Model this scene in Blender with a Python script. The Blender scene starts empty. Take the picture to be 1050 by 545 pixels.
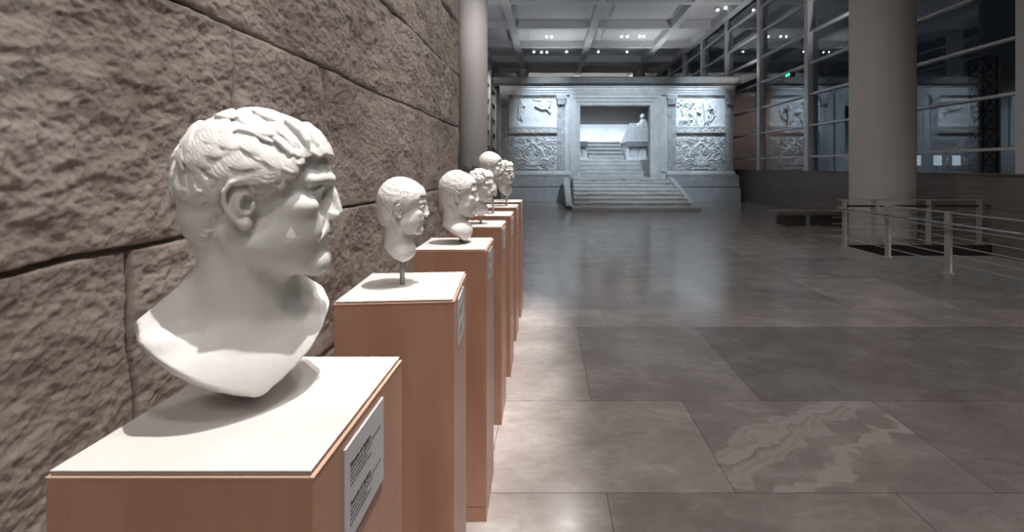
import bpy, bmesh, math, random, time
import numpy as np
from mathutils import Vector, Matrix

random.seed(7)
RNG = np.random.RandomState(11)
PI = math.pi
SC = bpy.context.scene
COL = SC.collection
H = 1.59            # eye height of the camera
F_PX = 460.0        # focal length in pixels of the 1050-wide frame

# =====================================================================
# helpers
# =====================================================================
def link(o):
    COL.objects.link(o)
    return o

def tag(o, label=None, cat=None, group=None, kind=None):
    if label: o['label'] = label
    if cat: o['category'] = cat
    if group: o['group'] = group
    if kind: o['kind'] = kind
    return o

def empty(name, loc=(0, 0, 0), rz=0.0):
    o = bpy.data.objects.new(name, None)
    o.empty_display_size = 0.1
    o.location = loc
    o.rotation_euler = (0, 0, rz)
    return link(o)

def mesh_obj(name, verts, faces, mat, parent=None, smooth=False):
    me = bpy.data.meshes.new(name)
    me.from_pydata([tuple(v) for v in verts], [], [tuple(f) for f in faces])
    me.update()
    if mat: me.materials.append(mat)
    if smooth:
        me.polygons.foreach_set('use_smooth', [True] * len(me.polygons))
    o = link(bpy.data.objects.new(name, me))
    if parent: o.parent = parent
    return o

def np_mesh_obj(name, V, Q, mat, parent=None, smooth=True):
    """V (n,3) float, Q (m,4) int quads -> mesh object, fast."""
    me = bpy.data.meshes.new(name)
    n, m = len(V), len(Q)
    me.vertices.add(n)
    me.vertices.foreach_set('co', np.ascontiguousarray(V, dtype=np.float32).ravel())
    me.loops.add(m * 4)
    me.loops.foreach_set('vertex_index', np.ascontiguousarray(Q, dtype=np.int32).ravel())
    me.polygons.add(m)
    me.polygons.foreach_set('loop_start', np.arange(0, m * 4, 4, dtype=np.int32))
    me.polygons.foreach_set('loop_total', np.full(m, 4, dtype=np.int32))
    if smooth:
        me.polygons.foreach_set('use_smooth', np.ones(m, dtype=bool))
    me.update(calc_edges=True)
    me.validate()
    if mat: me.materials.append(mat)
    o = link(bpy.data.objects.new(name, me))
    if parent: o.parent = parent
    return o

class MB:
    """collects shapes into one mesh"""
    def __init__(self):
        self.v, self.f = [], []
    def add(self, vs, fs):
        b = len(self.v)
        self.v += [tuple(p) for p in vs]
        self.f += [tuple(i + b for i in f) for f in fs]
        return self
    def box(self, x0, x1, y0, y1, z0, z1, bev=0.0):
        if bev > 0:
            bm = bmesh.new()
            m = Matrix.LocRotScale(Vector(((x0+x1)/2, (y0+y1)/2, (z0+z1)/2)), None, Vector((x1-x0, y1-y0, z1-z0)))
            bmesh.ops.create_cube(bm, size=1.0, matrix=m)
            bmesh.ops.bevel(bm, geom=bm.edges[:], offset=bev, segments=2, profile=0.5, affect='EDGES')
            bm.verts.index_update()
            self.add([v.co[:] for v in bm.verts], [[v.index for v in f.verts] for f in bm.faces])
            bm.free()
            return self
        vs = [(x0,y0,z0),(x1,y0,z0),(x1,y1,z0),(x0,y1,z0),(x0,y0,z1),(x1,y0,z1),(x1,y1,z1),(x0,y1,z1)]
        return self.add(vs, [(0,3,2,1),(4,5,6,7),(0,1,5,4),(1,2,6,5),(2,3,7,6),(3,0,4,7)])
    def prism_x(self, prof, x0, x1):
        """closed profile of (y,z) extruded along x"""
        n = len(prof)
        vs = [(x0, y, z) for y, z in prof] + [(x1, y, z) for y, z in prof]
        fs = [(i, (i+1) % n, n + (i+1) % n, n + i) for i in range(n)]
        fs += [tuple(range(n))[::-1], tuple(range(n, 2*n))]
        return self.add(vs, fs)
    def prism_y(self, prof, y0, y1):
        n = len(prof)
        vs = [(x, y0, z) for x, z in prof] + [(x, y1, z) for x, z in prof]
        fs = [(i, (i+1) % n, n + (i+1) % n, n + i) for i in range(n)]
        fs += [tuple(range(n))[::-1], tuple(range(n, 2*n))]
        return self.add(vs, fs)
    def tube(self, p, q, r, r2=None, n=12):
        p, q = Vector(p), Vector(q)
        r2 = r if r2 is None else r2
        d = (q - p).normalized()
        a = d.orthogonal().normalized()
        b = d.cross(a)
        vs = []
        for c, rr in ((p, r), (q, r2)):
            for k in range(n):
                t = 2*PI*k/n
                vs.append(c + a*(math.cos(t)*rr) + b*(math.sin(t)*rr))
        fs = [(k, (k+1) % n, n + (k+1) % n, n + k) for k in range(n)]
        fs += [tuple(range(n))[::-1], tuple(range(n, 2*n))]
        return self.add(vs, fs)
    def lathe(self, prof, c=(0, 0, 0), n=48):
        """profile of (r,z), axis z"""
        vs, fs = [], []
        for r, z in prof:
            for k in range(n):
                t = 2*PI*k/n
                vs.append((c[0] + r*math.cos(t), c[1] + r*math.sin(t), c[2] + z))
        for i in range(len(prof)-1):
            for k in range(n):
                fs.append((i*n+k, i*n+(k+1) % n, (i+1)*n+(k+1) % n, (i+1)*n+k))
        fs.append(tuple(range(n))[::-1])
        fs.append(tuple(range((len(prof)-1)*n, len(prof)*n)))
        return self.add(vs, fs)
    def build(self, name, mat, parent=None, smooth=False):
        return mesh_obj(name, self.v, self.f, mat, parent, smooth)

def shade_auto(o, deg=40):
    me = o.data
    me.polygons.foreach_set('use_smooth', [True]*len(me.polygons))
    try:
        me.set_sharp_from_angle(angle=math.radians(deg))
    except Exception:
        pass
    return o

def copy_tree(o, parent=None):
    c = o.copy()
    COL.objects.link(c)
    c.parent = parent
    for ch in list(o.children):
        copy_tree(ch, c)
    return c

# ---------------------------------------------------------------------
# noise
# ---------------------------------------------------------------------
_perm = np.arange(256); RNG.shuffle(_perm); _perm = np.concatenate([_perm, _perm, _perm])
_grad = RNG.normal(size=(256, 3)).astype(np.float32); _grad /= np.linalg.norm(_grad, axis=1)[:, None]

def perlin(x, y, z):
    xi, yi, zi = np.floor(x), np.floor(y), np.floor(z)
    xf, yf, zf = (x-xi).astype(np.float32), (y-yi).astype(np.float32), (z-zi).astype(np.float32)
    X, Y, Z = xi.astype(int) & 255, yi.astype(int) & 255, zi.astype(int) & 255
    u, v, w = (t*t*t*(t*(t*6-15)+10) for t in (xf, yf, zf))
    def g(i, j, k):
        h = _perm[_perm[_perm[(X+i) & 255] + ((Y+j) & 255)] + ((Z+k) & 255)]
        gr = _grad[h]
        return gr[..., 0]*(xf-i) + gr[..., 1]*(yf-j) + gr[..., 2]*(zf-k)
    x00 = g(0,0,0)*(1-u) + g(1,0,0)*u
    x10 = g(0,1,0)*(1-u) + g(1,1,0)*u
    x01 = g(0,0,1)*(1-u) + g(1,0,1)*u
    x11 = g(0,1,1)*(1-u) + g(1,1,1)*u
    return (x00*(1-v)+x10*v)*(1-w) + (x01*(1-v)+x11*v)*w

def fbm(x, y, z, oct=5, lac=2.03, gain=0.5):
    s, a = 0, 1.0
    for _ in range(oct):
        s = s + a*perlin(x, y, z)
        x, y, z, a = x*lac+3.1, y*lac+7.7, z*lac+1.3, a*gain
    return s

# =====================================================================
# materials
# =====================================================================
def new_mat(name):
    m = bpy.data.materials.new(name)
    m.use_nodes = True
    nt = m.node_tree
    b = nt.nodes['Principled BSDF']
    return m, nt, b

def N(nt, t, **kw):
    n = nt.nodes.new(t)
    for k, v in kw.items():
        if k in n.inputs.keys(): n.inputs[k].default_value = v
        else: setattr(n, k, v)
    return n

def ramp(nt, fac, stops):
    r = nt.nodes.new('ShaderNodeValToRGB')
    els = r.color_ramp.elements
    while len(els) < len(stops): els.new(0.5)
    for e, (p, c) in zip(els, stops):
        e.position = p
        e.color = (c[0], c[1], c[2], 1)
    nt.links.new(fac, r.inputs[0])
    return r.outputs[0]

def bump(nt, b, h, strength=0.3, dist=0.01):
    n = nt.nodes.new('ShaderNodeBump')
    n.inputs['Strength'].default_value = strength
    n.inputs['Distance'].default_value = dist
    nt.links.new(h, n.inputs['Height'])
    nt.links.new(n.outputs[0], b.inputs['Normal'])

def tex_coord(nt, scale=(1, 1, 1)):
    tc = nt.nodes.new('ShaderNodeTexCoord')
    mp = nt.nodes.new('ShaderNodeMapping')
    mp.inputs['Scale'].default_value = scale
    nt.links.new(tc.outputs['Object'], mp.inputs[0])
    return mp.outputs[0]

def noise(nt, vec, scale, detail=6, rough=0.6, dist=0.0):
    n = nt.nodes.new('ShaderNodeTexNoise')
    n.inputs['Scale'].default_value = scale
    n.inputs['Detail'].default_value = detail
    n.inputs['Roughness'].default_value = rough
    n.inputs['Distortion'].default_value = dist
    nt.links.new(vec, n.inputs['Vector'])
    return n.outputs['Fac']

def simple(name, col, rough=0.5, metal=0.0, var=0.08, scale=6.0, bmp=0.0, bscale=60.0, spec=0.5):
    m, nt, b = new_mat(name)
    v = tex_coord(nt)
    f = noise(nt, v, scale, 5)
    lo = [max(0, c*(1-var)) for c in col]; hi = [min(1, c*(1+var)) for c in col]
    nt.links.new(ramp(nt, f, [(0.3, lo), (0.7, hi)]), b.inputs['Base Color'])
    b.inputs['Roughness'].default_value = rough
    b.inputs['Metallic'].default_value = metal
    b.inputs['Specular IOR Level'].default_value = spec
    if bmp > 0:
        bump(nt, b, noise(nt, v, bscale, 4), bmp, 0.005)
    return m

M = {}
# plaster of the casts
m, nt, b = new_mat('plaster')
v = tex_coord(nt)
f = noise(nt, v, 9, 6)
nt.links.new(ramp(nt, f, [(0.25, (0.66, 0.63, 0.605)), (0.6, (0.74, 0.715, 0.69)), (0.9, (0.78, 0.755, 0.73))]), b.inputs['Base Color'])
b.inputs['Roughness'].default_value = 0.62
b.inputs['Specular IOR Level'].default_value = 0.35
bump(nt, b, noise(nt, v, 90, 5, 0.65), 0.18, 0.004)
M['plaster'] = m
M['plaster_shaded'] = simple('shaded_plaster', (0.30, 0.285, 0.27), 0.6, bmp=0.2)  # plaster with the shade on the far heads put into its colour

# wood of the pedestals (beech veneer)
m, nt, b = new_mat('beech_veneer')
v = tex_coord(nt, (1, 1, 0.06))
f = noise(nt, v, 34, 5, 0.6, 0.6)
f2 = noise(nt, tex_coord(nt, (1, 1, 0.25)), 5, 3)
mx = N(nt, 'ShaderNodeMath', operation='MULTIPLY_ADD')
nt.links.new(f, mx.inputs[0]); mx.inputs[1].default_value = 0.5
nt.links.new(f2, mx.inputs[2])
nt.links.new(ramp(nt, mx.outputs[0], [(0.45, (0.39, 0.200, 0.130)), (0.75, (0.46, 0.245, 0.162)), (1.0, (0.53, 0.30, 0.205))]), b.inputs['Base Color'])
b.inputs['Roughness'].default_value = 0.38
M['wood'] = m
M['wood_edge'] = simple('veneer_edge', (0.50, 0.33, 0.235), 0.5)
M['slab'] = simple('pedestal_top', (0.56, 0.53, 0.505), 0.55, var=0.05, scale=8)
M['slab_edge'] = simple('pedestal_top_edge', (0.33, 0.27, 0.23), 0.6)
M['plate'] = simple('label_acrylic', (0.56, 0.55, 0.56), 0.35, var=0.03)
M['ink'] = simple('ink', (0.06, 0.055, 0.06), 0.6)
M['rod'] = simple('rod_metal', (0.42, 0.39, 0.37), 0.4, metal=0.4)

# split-face travertine of the left wall
m, nt, b = new_mat('rough_travertine')
v = tex_coord(nt)
f1 = noise(nt, v, 1.7, 8, 0.62)
f2 = noise(nt, v, 14, 8, 0.7)
f3 = noise(nt, v, 60, 6, 0.75)
mx = N(nt, 'ShaderNodeMath', operation='MULTIPLY_ADD'); nt.links.new(f2, mx.inputs[0]); mx.inputs[1].default_value = 0.6; nt.links.new(f1, mx.inputs[2])
col = ramp(nt, mx.outputs[0], [(0.45, (0.22, 0.175, 0.152)), (0.72, (0.335, 0.278, 0.247)), (0.95, (0.45, 0.39, 0.352)), (1.1, (0.49, 0.435, 0.40))])
pit = ramp(nt, f3, [(0.30, (0.45, 0.42, 0.40)), (0.40, (1, 1, 1))])
mm = N(nt, 'ShaderNodeMix', data_type='RGBA', blend_type='MULTIPLY'); mm.inputs[0].default_value = 1.0
nt.links.new(col, mm.inputs[6]); nt.links.new(pit, mm.inputs[7])
nt.links.new(mm.outputs[2], b.inputs['Base Color'])
b.inputs['Roughness'].default_value = 0.85
b.inputs['Specular IOR Level'].default_value = 0.2
hh = N(nt, 'ShaderNodeMath', operation='MULTIPLY_ADD'); nt.links.new(f3, hh.inputs[0]); hh.inputs[1].default_value = 0.4; nt.links.new(f2, hh.inputs[2])
bump(nt, b, hh.outputs[0], 0.5, 0.010)
M['rough_wall'] = m

# polished floor
m, nt, b = new_mat('polished_travertine_floor')
v = tex_coord(nt)
tone = N(nt, 'ShaderNodeAttribute', attribute_name='slab_tone')
f1 = noise(nt, tex_coord(nt, (1.0, 1.5, 1)), 1.6, 8, 0.62, 0.6)
f2 = noise(nt, tex_coord(nt, (1.4, 3.0, 1)), 4.5, 8, 0.7, 1.2)
mx = N(nt, 'ShaderNodeMath', operation='MULTIPLY_ADD'); nt.links.new(f2, mx.inputs[0]); mx.inputs[1].default_value = 0.6; nt.links.new(f1, mx.inputs[2])
col = ramp(nt, mx.outputs[0], [(0.45, (0.185, 0.160, 0.148)), (0.78, (0.265, 0.235, 0.220)), (1.05, (0.35, 0.32, 0.30))])
mm = N(nt, 'ShaderNodeMix', data_type='RGBA', blend_type='MULTIPLY'); mm.inputs[0].default_value = 1.0
nt.links.new(col, mm.inputs[6]); nt.links.new(tone.outputs['Color'], mm.inputs[7])
# pale wavy vein in one slab (X 0.9..2.15, Y 2.19..3.05)
vn = N(nt, 'ShaderNodeAttribute', attribute_name='slab_vein')
tcv = nt.nodes.new('ShaderNodeTexCoord')
dt = nt.nodes.new('ShaderNodeVectorMath'); dt.operation = 'DOT_PRODUCT'; dt.inputs[1].default_value = (-0.537, 0.844, 0)
nt.links.new(tcv.outputs['Object'], dt.inputs[0])
n1 = noise(nt, tex_coord(nt), 4.2, 5, 0.52, 0.3)
ad = N(nt, 'ShaderNodeMath', operation='MULTIPLY_ADD'); nt.links.new(n1, ad.inputs[0]); ad.inputs[1].default_value = 0.42; nt.links.new(dt.outputs['Value'], ad.inputs[2])
mr = nt.nodes.new('ShaderNodeMapRange'); mr.inputs['From Min'].default_value = 1.25; mr.inputs['From Max'].default_value = 1.95
nt.links.new(ad.outputs[0], mr.inputs['Value'])
K0, K1, K2 = (0, 0, 0), (0.85, 0.85, 0.85), (0.35, 0.35, 0.35)
vr = ramp(nt, mr.outputs[0], [(0.14, K0), (0.19, K1), (0.25, K1), (0.29, K0), (0.46, K0), (0.50, K1), (0.55, K2), (0.58, K1), (0.63, K2), (0.655, (0, 0, 0)), (0.68, K1), (0.74, K1), (0.78, K2), (0.81, K1), (0.86, K0)])
vm = N(nt, 'ShaderNodeMath', operation='MULTIPLY'); nt.links.new(vr, vm.inputs[0]); nt.links.new(vn.outputs['Fac'], vm.inputs[1])
vx = N(nt, 'ShaderNodeMix', data_type='RGBA'); nt.links.new(vm.outputs[0], vx.inputs[0]); nt.links.new(mm.outputs[2], vx.inputs[6]); vx.inputs[7].default_value = (0.40, 0.37, 0.345, 1)
nt.links.new(vx.outputs[2], b.inputs['Base Color'])
rr = ramp(nt, f2, [(0.3, (0.13, 0.13, 0.13)), (0.7, (0.22, 0.22, 0.22))])
nt.links.new(rr, b.inputs['Roughness'])
b.inputs['Specular IOR Level'].default_value = 0.5
bump(nt, b, noise(nt, v, 2.5, 3), 0.03, 0.02)
M['floor'] = m

# honed travertine of the low wall
m, nt, b = new_mat('striped_travertine')
v = tex_coord(nt, (0.3, 0.35, 5.0))
f = noise(nt, v, 3.0, 7, 0.65, 0.8)
col = ramp(nt, f, [(0.3, (0.135, 0.112, 0.098)), (0.55, (0.20, 0.17, 0.15)), (0.8, (0.25, 0.215, 0.19))])
nt.links.new(col, b.inputs['Base Color'])
b.inputs['Roughness'].default_value = 0.45
M['parapet'] = m

# marble
def marble(name, lo, hi, stain=(0.2, 0.17, 0.15), sfac=0.0, rough=0.55, scale=1.1):
    m, nt, b = new_mat(name)
    v = tex_coord(nt)
    f1 = noise(nt, v, scale, 9, 0.65, 1.5)
    f2 = noise(nt, v, scale*5, 6, 0.6)
    mx = N(nt, 'ShaderNodeMath', operation='MULTIPLY_ADD'); nt.links.new(f2, mx.inputs[0]); mx.inputs[1].default_value = 0.4; nt.links.new(f1, mx.inputs[2])
    col = ramp(nt, mx.outputs[0], [(0.45, lo), (0.9, hi)])
    if sfac > 0:
        f3 = noise(nt, tex_coord(nt, (0.5, 1, 4)), 2.2, 4, 0.6)
        sr = ramp(nt, f3, [(0.56, (0, 0, 0)), (0.66, (sfac, sfac, sfac))])
        mm = N(nt, 'ShaderNodeMix', data_type='RGBA'); nt.links.new(sr, mm.inputs[0]); nt.links.new(col, mm.inputs[6]); mm.inputs[7].default_value = (*stain, 1)
        col = mm.outputs[2]
    nt.links.new(col, b.inputs['Base Color'])
    b.inputs['Roughness'].default_value = rough
    bump(nt, b, f2, 0.15, 0.02)
    return m
M['marble'] = marble('old_marble', (0.42, 0.43, 0.44), (0.64, 0.645, 0.65))
M['marble_white'] = marble('white_marble', (0.62, 0.63, 0.64), (0.78, 0.78, 0.78))
M['marble_grey'] = marble('grey_marble', (0.30, 0.315, 0.33), (0.46, 0.47, 0.485))
M['marble_step'] = marble('worn_marble', (0.40, 0.40, 0.40), (0.60, 0.595, 0.59), (0.24, 0.18, 0.145), 0.85)
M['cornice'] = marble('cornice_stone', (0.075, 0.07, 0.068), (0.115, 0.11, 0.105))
M['inner_board'] = simple('inner_boards', (0.15, 0.135, 0.125), 0.7)

M['ceiling'] = simple('painted_ceiling', (0.52, 0.52, 0.525), 0.8, var=0.03)
M['column'] = simple('painted_column', (0.50, 0.465, 0.45), 0.6, var=0.03)
M['white_paint'] = simple('white_paint', (0.55, 0.54, 0.53), 0.7, var=0.03)
M['mullion'] = simple('mullion_metal', (0.62, 0.62, 0.62), 0.4, metal=0.2, var=0.04)
M['rail'] = simple('rail_metal', (0.46, 0.43, 0.41), 0.38, metal=0.35, var=0.04)
M['steel'] = simple('steel', (0.5, 0.49, 0.48), 0.25, metal=1.0, var=0.04)
M['dark_metal'] = simple('dark_metal', (0.045, 0.045, 0.05), 0.5, var=0.1)
M['shaded_rail'] = simple('shaded_rail', (0.03, 0.027, 0.025), 0.5)  # far handrail, its shaded look against the dark put into the colour
M['bench'] = simple('bench_stone', (0.17, 0.145, 0.13), 0.4, var=0.12)
M['bench_dark'] = simple('bench_support', (0.055, 0.045, 0.04), 0.5, var=0.1)
M['pit'] = simple('pit_panel', (0.34, 0.34, 0.335), 0.6, var=0.05)
M['lamp_body'] = simple('lamp_body', (0.5, 0.5, 0.5), 0.4, metal=0.3)
M['pink_wall'] = simple('pink_render', (0.42, 0.32, 0.28), 0.85, var=0.1, scale=1.2)
M['outside_ground'] = simple('outside_paving', (0.10, 0.10, 0.10), 0.8)
M['black_gap'] = simple('dark_joint', (0.02, 0.018, 0.016), 0.9)

def emit(name, col, st):
    m = bpy.data.materials.new(name); m.use_nodes = True
    nt = m.node_tree
    for n in list(nt.nodes): nt.nodes.remove(n)
    e = nt.nodes.new('ShaderNodeEmission'); e.inputs[0].default_value = (*col, 1); e.inputs[1].default_value = st
    o = nt.nodes.new('ShaderNodeOutputMaterial'); nt.links.new(e.outputs[0], o.inputs[0])
    return m
M['lamp_glow'] = emit('lamp_glow', (0.85, 0.93, 1.0), 14.0)
M['green_glow'] = emit('green_glow', (0.05, 0.85, 0.42), 1.6)
M['post_glow'] = emit('post_glow', (0.70, 0.86, 1.0), 0.55)
M['window_glow'] = emit('window_glow', (0.45, 0.62, 0.75), 0.22)

m = bpy.data.materials.new('window_glass'); m.use_nodes = True
nt = m.node_tree
for n in list(nt.nodes): nt.nodes.remove(n)
tr = nt.nodes.new('ShaderNodeBsdfTransparent'); tr.inputs[0].default_value = (0.80, 0.83, 0.85, 1)
gl = nt.nodes.new('ShaderNodeBsdfGlossy'); gl.inputs['Roughness'].default_value = 0.0; gl.inputs[0].default_value = (0.95, 0.97, 1, 1)
lw = nt.nodes.new('ShaderNodeLayerWeight'); lw.inputs[0].default_value = 0.5
pw_ = N(nt, 'ShaderNodeMath', operation='POWER'); nt.links.new(lw.outputs['Facing'], pw_.inputs[0]); pw_.inputs[1].default_value = 4.0
fm_ = N(nt, 'ShaderNodeMath', operation='MULTIPLY_ADD'); nt.links.new(pw_.outputs[0], fm_.inputs[0]); fm_.inputs[1].default_value = 0.88; fm_.inputs[2].default_value = 0.075
mx = nt.nodes.new('ShaderNodeMixShader'); o = nt.nodes.new('ShaderNodeOutputMaterial')
nt.links.new(fm_.outputs[0], mx.inputs[0]); nt.links.new(tr.outputs[0], mx.inputs[1]); nt.links.new(gl.outputs[0], mx.inputs[2]); nt.links.new(mx.outputs[0], o.inputs[0])
M['glass'] = m

# =====================================================================
# sculpted heads: signed distance fields -> surface nets
# =====================================================================
f32 = np.float32
def ell(P, c, r):
    x, y, z = (P[0]-c[0])/r[0], (P[1]-c[1])/r[1], (P[2]-c[2])/r[2]
    k0 = np.sqrt(x*x+y*y+z*z) + 1e-6
    k1 = np.sqrt((x/r[0])**2 + (y/r[1])**2 + (z/r[2])**2) + 1e-6
    return k0*(k0-1.0)/k1

def cone(P, a, b, r1, r2):
    """capsule with linearly varying radius"""
    bx, by, bz = b[0]-a[0], b[1]-a[1], b[2]-a[2]
    l2 = bx*bx+by*by+bz*bz + 1e-9
    px, py, pz = P[0]-a[0], P[1]-a[1], P[2]-a[2]
    t = np.clip((px*bx+py*by+pz*bz)/l2, 0, 1)
    dx, dy, dz = px-t*bx, py-t*by, pz-t*bz
    return np.sqrt(dx*dx+dy*dy+dz*dz) - (r1+(r2-r1)*t)

def smin(a, b, k):
    h = np.clip(0.5+0.5*(b-a)/k, 0, 1)
    return b+(a-b)*h - k*h*(1-h)

def smax(a, b, k):
    return -smin(-a, -b, k)

def sstep(a, b, x):
    t = np.clip((x-a)/(b-a), 0, 1)
    return t*t*(3-2*t)

HX = [-13, -6.0, -4.6, -3.2, -2.4, 0.3, 1.0, 2.4, 4.6, 5.8, 6.8, 13]
HZ = [-6.4, -6.0, -4.2, -1.0, 2.6, 2.6, 0.4, 1.2, 3.4, 5.2, 6.4, 6.4]

def head_base(P, o):
    """bald head; x forward, z up, centimetres; both sides by |y|"""
    x, y, z = P
    ay = np.abs(y)
    fl = o.get('facelong', 1.0)
    if fl != 1.0:
        z = np.where(z > 0, z, np.where(z > -11, z/fl, z+11-11/fl))
        P = (x, y, z)
    A = (x, ay, z)
    yg = o.get('young', 0.0)
    d = ell(P, (-1.1, 0, 3.4), (8.5, 7.5, 8.3))
    d = smin(d, ell(P, (3.3, 0, 3.9), (6.0, 6.2, 5.6)), 2.0)
    face = ell(P, (3.2, 0, -3.2), (5.6, 5.7*o.get('facew', 1), 7.4))
    d = smin(d, face if not yg else ell(P, (3.2-0.5*yg, 0, -3.2), (5.6, 5.7, 7.4)), 1.6)
    d = smin(d, ell(P, (-4.6, 0, -1.6), (4.6, 5.9, 5.4)), 1.6)                          # lower back of the skull
    d = smin(d, cone(P, (7.6, 0, 0.9), (8.9, 0, -1.9), 1.25, 1.35), 0.9)               # root of the nose
    d = smin(d, cone(A, (0.6, 5.3, -5.4), (7.0-0.8*yg, 1.5, -8.8), 1.8, 1.6), 1.6)
    d = smin(d, ell(A, (2.6, 5.0, -4.6), (2.8, 1.6, 2.9)), 1.5)                         # masseter           # jaw line
    d = smin(d, ell(P, (7.7-0.9*yg, 0, -8.7), (1.75, 2.3, 1.9)), 1.2)                          # chin
    d = smin(d, ell(A, (5.5, 4.8-0.6*yg, -1.0-0.6*yg), (2.6, 1.75, 1.5)), 1.6)
    d = smin(d, ell(A, (4.7, 3.5, -4.2), (3.3, 2.3+0.4*yg, 3.2)), 1.8)                # cheek                         # cheekbone
    d = smin(d, ell(P, (7.0-0.8*yg, 0, -4.7), (2.5-0.2*yg, 3.2, 2.6)), 1.3)                           # muzzle
    # brow and sockets
    d = smin(d, cone(A, (9.1-0.1*yg, 0.9, 2.5), (7.2, 5.0-0.4*yg, 2.5), 0.95-0.35*yg, 0.8-0.3*yg), 0.8)
    d = smax(d, -ell(A, (9.6, 3.2, 0.75), (2.0, 2.0, 1.25)), 0.8)
    d = smax(d, -ell(A, (9.3, 2.0, 0.7), (1.0, 0.85, 1.0)), 0.6)
    d = smin(d, ell(A, (7.05, 3.15, 0.65), (1.32, 1.5, 1.3)), 0.25)                     # eyeball
    d = smin(d, cone(A, (8.05, 1.9, 0.75), (8.35, 3.1, 1.25), 0.27, 0.32), 0.25)        # upper lid
    d = smin(d, cone(A, (8.35, 3.1, 1.25), (7.35, 4.6, 0.75), 0.32, 0.25), 0.25)
    d = smin(d, cone(A, (8.0, 2.0, 0.2), (7.9, 3.2, -0.25), 0.22, 0.25), 0.3)           # lower lid
    d = smin(d, cone(A, (7.9, 3.2, -0.25), (7.2, 4.4, 0.25), 0.25, 0.2), 0.3)
    # nose
    nb = o.get('nose', 1.0)
    d = smin(d, cone(P, (8.9, 0, 2.1), (9.35+0.2*nb, 0, 0.2), 0.75, 0.70), 0.7)
    d = smin(d, cone(P, (9.35+0.2*nb, 0, 0.2), (10.1+0.42*nb, 0, -2.2), 0.68, 0.74), 0.5)
    d = smin(d, ell(A, (9.5, 1.05, -2.55), (1.1, 0.62, 0.68)), 0.35)
    d = smax(d, -ell(A, (9.9, 0.62, -3.25), (0.6, 0.34, 0.42)), 0.2)
    # mouth
    d = smin(d, cone(A, (9.55-0.95*yg, 0, -4.45), (8.0-0.7*yg, 2.4, -5.0), 0.50, 0.26), 0.3)
    d = smin(d, cone(A, (9.25-0.95*yg, 0, -5.75), (7.9-0.7*yg, 2.2, -5.15), 0.58-0.08*yg, 0.28), 0.35)
    d = smax(d, -cone(A, (10.2-0.95*yg, 0, -5.08), (8.0-0.7*yg, 2.75, -5.1), 0.20, 0.14), 0.22)
    d = smax(d, -ell(P, (9.9, 0, -7.0), (1.2, 1.9, 0.55)), 0.7)                         # below the lip
    d = smax(d, -cone(P, (10.15, 0, -3.4), (10.0, 0, -4.0), 0.24, 0.24), 0.3)           # philtrum
    if o.get('old', 0) > 0:
        d = smax(d, -cone(A, (9.3, 1.9, -2.6), (7.8, 3.3, -5.4), 0.25, 0.15), 0.6)      # nasolabial fold
        d = smax(d, -cone(P, (10.4, 0, 3.6), (8.6, 4.0, 4.0), 0.16, 0.1), 0.5)
    # neck
    nr = o.get('neck', 5.2)
    d = smin(d, cone(P, (-2.3, 0, -4.0), (-2.6+o.get('lean', 0), 0, -16.5), nr, nr+0.5), 1.6)
    d = smin(d, cone(A, (-2.6, 5.4, -4.0), (2.2, 1.4, -16.0), 1.2, 1.1), 1.4)
    return d

def ear_field(P, d, es=0.88):
    ec = (-1.0, 0.0, -0.35)
    B = ((P[0]-ec[0])/es+ec[0], (np.abs(P[1])-7.0)/es+7.0, (P[2]-ec[2])/es+ec[2])
    pts = [(0.55, 7.0, 0.7), (0.95, 7.4, 1.7), (0.55, 7.95, 2.7), (-0.6, 8.45, 3.15), (-1.8, 8.7, 2.7), (-2.6, 8.7, 1.5), (-2.7, 8.5, 0.1), (-2.25, 8.2, -1.4), (-1.4, 7.8, -2.6), (-0.5, 7.45, -3.3)]
    e = smin(ell(B, (-1.0, 7.25, 0.25), (1.85, 1.0, 2.85)), ell(B, (-0.9, 6.6, 0.0), (1.7, 1.6, 2.6)), 0.6)*es
    d = smin(d, e, 0.35)
    d = smax(d, -ell(B, (0.05, 7.85, -0.35), (0.85, 1.35, 1.3))*es, 0.15)             # hollow
    d = smax(d, -cone(B, (0.1, 8.3, 1.6), (-1.75, 8.75, 1.7), 0.30, 0.34)*es, 0.25)
    e = cone(B, pts[0], pts[1], 0.34, 0.36)
    for i in range(1, len(pts)-1):
        e = np.minimum(e, cone(B, pts[i], pts[i+1], 0.36, 0.36))
    e = smin(e, ell(B, (-0.3, 7.45, -3.1), (0.95, 0.65, 0.95)), 0.25)
    e = smin(e, ell(B, (0.85, 7.45, -0.7), (0.42, 0.45, 0.7)), 0.2)
    return smin(d, e*es, 0.20)

def hair_mask(P, soft=0.9, drop=0.0):
    x, y, z = P
    zl = np.interp(x, HX, HZ).astype(f32) - (drop*sstep(3.0, 5.5, x)).astype(f32)
    return sstep(-0.15, soft + 2.0*sstep(-2.5, -5.5, x), z - zl)

def project(dirs, o, off=0.0):
    """points on the bald head along directions from the skull centre"""
    c = np.array([-1.0, 0, 3.0])
    lo = np.full(len(dirs), 2.0); hi = np.full(len(dirs), 18.0)
    for _ in range(22):
        mid = (lo+hi)/2
        p = c + dirs*mid[:, None]
        d = head_base((p[:, 0], p[:, 1], p[:, 2]), dict(o, neck=3.0, nose=0.2))
        ins = d < 0
        lo = np.where(ins, mid, lo); hi = np.where(ins, hi, mid)
    return c + dirs*(lo+off)[:, None]

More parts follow.
